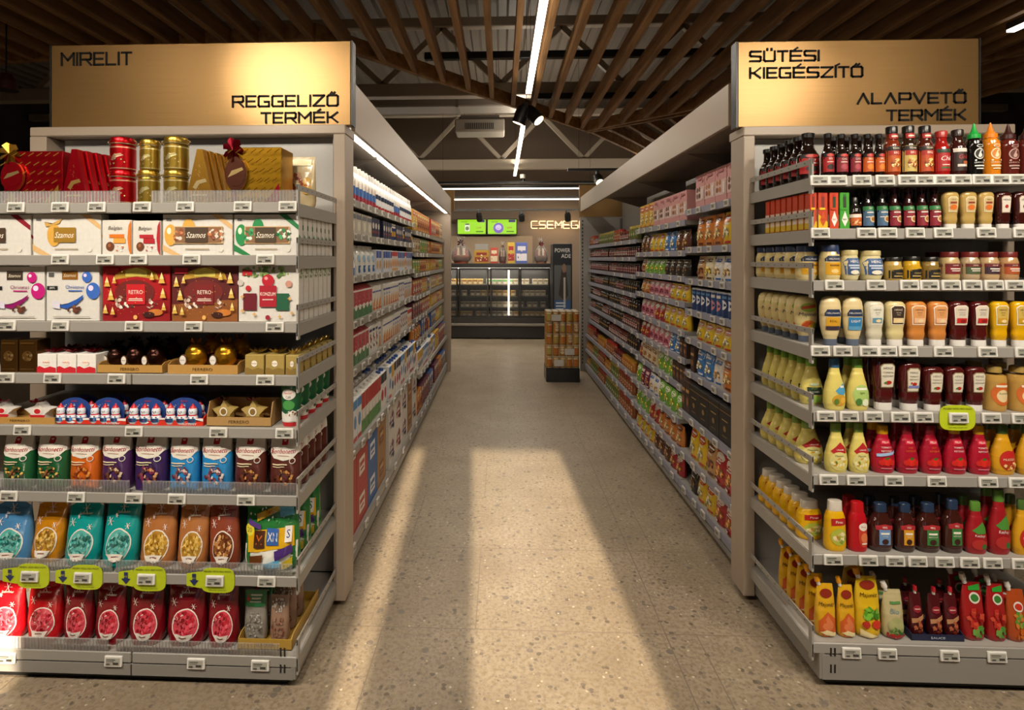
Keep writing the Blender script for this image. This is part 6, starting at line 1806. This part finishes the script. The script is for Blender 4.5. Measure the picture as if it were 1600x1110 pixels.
for bay, rows in ((0, LA), (1, LA2)):
    for r_, keys in enumerate(rows):
        if r_ == 6:
            for up in (0, 1):
                lv = list(LEFT_LV)
                y, nth, ki = YB[bay] + .02, 0, 0
                while y + .24 < YB[bay + 1] - .01:
                    k = AP[keys[ki % len(keys)]]
                    k.put((front_x(-1, .1) - .02, y + .12, .1306 + up * .2012), '%s, %s along, %s layer, bottom shelf, %s bay, left aisle' % (k.look, ORD[nth], ('lower', 'upper')[up], BAYN[bay]), PI / 2, (1, 1, 1), 'shipping cases on the bottom shelf')
                    y += .246
                    ki += 1
                    nth += 1
            small_tags += [(-1, bay, 6, YB[bay] + (YB[bay + 1] - YB[bay]) * (i + .4) / 4, .13, i) for i in range(4)]
        else:
            aisle_row(-1, bay, YB[bay], YB[bay + 1], LEFT_LV, r_, keys, 2 if r_ in (0, 5) else 1, (3, 5) if r_ in (0, 3, 4) else (1, 3), tags_at=6)
for bay, rows in ((2, LB), (3, LC)):
    for r_, keys in enumerate(rows):
        aisle_row(-1, bay, YB[bay], YB[bay + 1], LEFT_LV2, r_, keys, 1, (2, 4), tags_at=6 if bay == 2 else 5)

RAk = [['pinkb', 'pinko', 'pinkb'], ['syel:3', 'sor:3', 'stan:2'], ['swhite:4', 'scream:1', 'stan:3'], ['bluecan:5', 'pinkcan:2'], ['syel:6', 'scream:2'], ['sor:3', 'swhite:1', 'sblue:2', 'brownb:5'], ['blackb:5', 'brownb'], ['sred:3', 'stan:1', 'syel:2', 'sor:2'], ['sred:3', 'syel:2', 'sblack:3']]
RBk = [['pinko', 'pinkb', 'byel'], ['sbrown', 'sblue', 'syel'], ['sblack', 'sgreen', 'stan'], ['syel', 'spink', 'sor', 'sblue'], ['syel', 'sred', 'spink', 'sor'], ['brownb', 'sblue', 'spink', 'sred'], ['brownb', 'sgreen', 'bcream', 'sred'], ['sgreen', 'swhite', 'splum'], ['sor', 'sred', 'sgreen'], ['sred', 'sbrown', 'syel']]
RCk = [['greenj', 'jamr', 'redj'], ['jamp', 'jamr'], ['jamp', 'jamp', 'jamr'], ['coffee', 'jamp'], ['coffee', 'jamr', 'coffee'], ['jamr', 'coffee', 'jamp'], ['coffee', 'jamr', 'jamr'], ['jamo', 'jamr', 'redj'], ['redj', 'greenj', 'jamo'], ['redj', 'greenj', 'jamo']]
for bay, rows, lv in ((0, RAk, RA), (1, RBk, RB), (2, RCk, RC), (3, RCk, RC)):
    for r_, keys in enumerate(rows):
        aisle_row(1, bay, YBR[bay], YBR[bay + 1], lv, r_, keys, 2 if r_ in (5, 6, 7) and bay == 0 else 1, (2, 4) if bay < 2 else (4, 8), tags_at=(5, 6, 4, 3)[bay])

small_tags.sort(key=lambda t: t[3])
for side, bay, row, y, z, i in small_tags[:250]:
    x = front_x(side, z) - side * .0015
    o = TK_S.put((x, y, z - .034), 'small white price tag, %s along the %s rail, %s bay, %s' % (ORD[i], SHELFN[row], BAYN[bay], AISLE[side]), PI / 2 if side < 0 else -PI / 2, (1, 1, 1), 'price tags along the aisle', 0)

# ------------------------------------------------------------------ canned goods pallet by the jam shelves
CY, cx0, cx1 = 7.0, gx(853, 7.05), gx(905, 7.05)
t = thing('pallet_base', 'black pallet base under the gold tins at the end of the jam shelves', 'pallet', ((cx0 + cx1) / 2, CY, 0))
W_ = cx1 - cx0
part('plinth', M().box(-W_ / 2, W_ / 2, 0, W_ * .9, 0, .17, '151414', 'plastic', .006), t)
part('lid_board', M().box(-W_ / 2 + .004, W_ / 2 - .004, .004, W_ * .9 - .004, .1701, .176, '2a2826', 'card'), t)
nC, hC = 5, .142
dC = W_ / nC
for nm, c, a, lk in (('tin_o', 'b88438', 'c06428', 'gold food tin with orange picture'), ('tin_g', 'c0954c', 'a8a050', 'gold food tin with olive picture'), ('tin_p', 'b88440', 'd8c8a8', 'gold food tin with pale picture')):
    ap(nm, 'can', lk, dC - .004, hC - .003, dC - .004, c, [('e', 0, .5, .36, .26, a), ('r', 0, .84, .7, .1, 'e0d4b0'), ('r', 0, .14, .8, .1, '8a5a24')], None, ((.96, 1.1, 'c8beaa'), (0, .04, 'b0a690')), name='food_tin')
for lay in range(5):
    for i in range(nC):
        for j in range(4):
            if i > 0 and j > 0 and lay < 4:
                continue
            k = AP[('tin_o', 'tin_g', 'tin_p')[(i * 2 + lay + j) % 3 if R.random() < .8 else 0]]
            k.put((cx0 + dC * (i + .5), CY + dC * (j + .5) + .006, .1765 + lay * hC), '%s, %s from left, %s row, %s pallet layer' % (k.look, ORD[i], ORD[j], ('bottom', 'second', 'middle', 'fourth', 'top')[lay]), R.uniform(-.4, .4), (1, 1, 1), 'gold tins on the pallet')
for i, j, lay in ((1, 0, 4), (3, 0, 1), (1.4, 0, 0)):
    tag(link('price_card', M().box(-.06, .06, -.002, 0, 0, .08, 'c8c4bc', 'card').mesh('price_card'), None, (cx0 + dC * (i + .5), CY + .002, .2 + lay * hC)),
        'pale price card on the %s layer of the stacked gold tins' % ('bottom', 'second', '', '', 'top')[lay], 'price card')

# ------------------------------------------------------------------ chilled packs and gift baskets at the deli
for nm, c, a, lk in (('pk_g', 'b8ae98', '5a9a50', 'pale chilled pack with green label'), ('pk_w', 'c4b89c', '8a7a5c', 'cream chilled pack'), ('pk_s', 'a89c88', '5a4a3c', 'chilled sliced meat pack'), ('pk_y', 'c8a860', '8a6030', 'yellow cheese pack')):
    ap(nm, 'box', lk, .1, .11, .05, c, [('r', 0, .7, .9, .3, a), ('e', 0, .3, .3, .18, 'd8ccb4')], name='chilled_pack', cat='food pack')
zt_f = [.42, .60, .82, 1.04]
for s_, z in enumerate(zt_f):
    x, n = gx(704, FY), 0
    while x < fx1 - .12:
        keys = (('pk_y', 'pk_s'), ('pk_s', 'pk_w'), ('pk_y', 'pk_w', 'pk_s'), ('pk_g', 'pk_w', 'pk_y'))[s_]
        k = AP[keys[min(int((x - fx0) / .62) % len(keys), len(keys) - 1)]]
        k.put((x + .05, FY + .15, z + .0005), '%s, %s from left, %s shelf of glass deli fridge' % (k.look, ORD[n], ('lowest', 'third', 'second', 'top')[s_]), R.uniform(-.08, .08), (.95, 1, min(1, (.11 if s_ else .1) / .11)), 'chilled packs in the deli fridge')
        x += .105 if R.random() < .85 else .16
        n += 1

GZ = gz(412, 0, FY) + .0005


def basket(px0, px1, pyt, label, bow, body):
    Y = FY + .3
    A, B = gx(px0, Y), gx(px1, Y)
    w_, h_ = B - A, gz(pyt, A, Y) - GZ
    t = thing('gift_basket', label, 'gift basket', ((A + B) / 2, Y, GZ))
    part('basket', Body(w_ * .8, h_ * .3, w_ * .6, [(0, .8), (.9, 1), (1, 1)], dense=0).build(M(), body, 'card', (), 16), t)
    m = M()
    for k in range(5):
        x = (k - 2) * w_ * .14
        m.tube((x, 0, h_ * .25), (x * .9, 0, h_ * (.62 - .05 * abs(k - 2))), w_ * .065, ('8a2c34', 'c8b090', '6a4a30', 'd8c8b0', 'a04838')[k], 'plastic', 8)
    part('contents', m, t)
    part('cellophane', Body(w_, h_ * .76, w_ * .7, [(.1, .8), (.3, 1), (.6, .86), (.85, .4), (1, .14)], 2, .08, 3).build(M(), 'fff', 'clear', (), 18), t)
    c = M()
    for k in range(9):
        a = 2 * PI * k / 9
        c.add([(0, 0, h_ * .74), (w_ * .16 * math.cos(a - .3), w_ * .16 * math.sin(a - .3), h_ * .92), (w_ * .24 * math.cos(a), w_ * .24 * math.sin(a), h_), (w_ * .16 * math.cos(a + .3), w_ * .16 * math.sin(a + .3), h_ * .9)], [(0, 1, 2, 3), (0, 3, 2, 1)], 'd8d0c8', 'film')
    part('cellophane_top', c, t)
    b = M()
    for k in range(7):
        a = 2 * PI * k / 7
        b.add([(0, -.02, h_ * .74), (w_ * .14 * math.cos(a - .3), -.06, h_ * .74 + w_ * .14 * math.sin(a - .3)), (w_ * .2 * math.cos(a), -.04, h_ * .74 + w_ * .2 * math.sin(a)), (w_ * .14 * math.cos(a + .3), -.05, h_ * .74 + w_ * .14 * math.sin(a + .3))], [(0, 1, 2, 3), (0, 3, 2, 1)], bow, 'film')
    part('bow', b, t)


basket(704, 737, 369, 'cellophane-wrapped gift basket with plum bow at the carton shelf end of the fridge top', '5a1428', 'a8583c')
basket(834, 857, 371, 'cellophane-wrapped gift basket with crimson bow at the cooler end of the fridge top', '7a1424', '8a5a44')
basket(779, 792, 376, 'slim cellophane gift basket with dark red bow in the middle of the fridge top', '6a1424', '8a3c34')
for px0, px1, pyt, c, a, lab in ((741, 764, 391, 'b08830', '8a2c24', 'wide gold gift carton on the fridge top beside the plum-bowed basket'), (766, 778, 387, 'b84838', 'd8c8a8', 'red and cream upright gift carton on the fridge top'),
                                 (793, 804, 379, 'c8a840', 'a83030', 'yellow gift carton over a red band on the fridge top'), (806, 824, 379, '5868a8', 'd8d4d8', 'blue and white gift carton on the fridge top near the crimson-bowed basket')):
    Y = FY + .15
    A, B = gx(px0, Y), gx(px1, Y)
    h_ = gz(pyt, A, Y) - GZ
    m = M().box(-(B - A) / 2, (B - A) / 2, 0, .12, 0, h_, c, 'card', .003)
    decals(m, lambda x, z, f: (x, -f, z), [('r', 0, .3, .9, .34, a), ('r', 0, .72, .7, .2, a), ('b', 0, .4, .4, .3, [c, 'e0d4b8'], 14, .07)], B - A, h_, fine=0)
    tag(link('gift_carton', m.mesh('gift_carton'), None, ((A + B) / 2, Y, GZ)), lab, 'gift box')
    if px0 == 741:
        tag(link('gift_carton', M().box(-.13, .13, 0, .1, 0, .12, '8f8a84', 'card', .003).mesh('gift_carton'), None, ((A + B) / 2, Y + .01, GZ + h_ + .0005)), 'grey gift carton lying on the wide gold one, on the fridge top', 'gift box')

# ------------------------------------------------------------------ a small dark lamp on a cable beyond the Mirelit sign
t = thing('hanging_lamp', 'small dark lamp on a cable hanging beyond the Mirelit sign', 'lamp', (gx(10, 4.2), 4.2, gz(140, -3.4, 4.2)))
part('cable', M().tube((0, 0, .1), (0, 0, 1.6), .006, '141312', 'plastic', 6), t)
part('shade', Body(.16, .14, .16, [(0, 1), (.5, .9), (.9, .5), (1, .2)]).build(M(), '3a1512', 'plastic', (), 14), t)
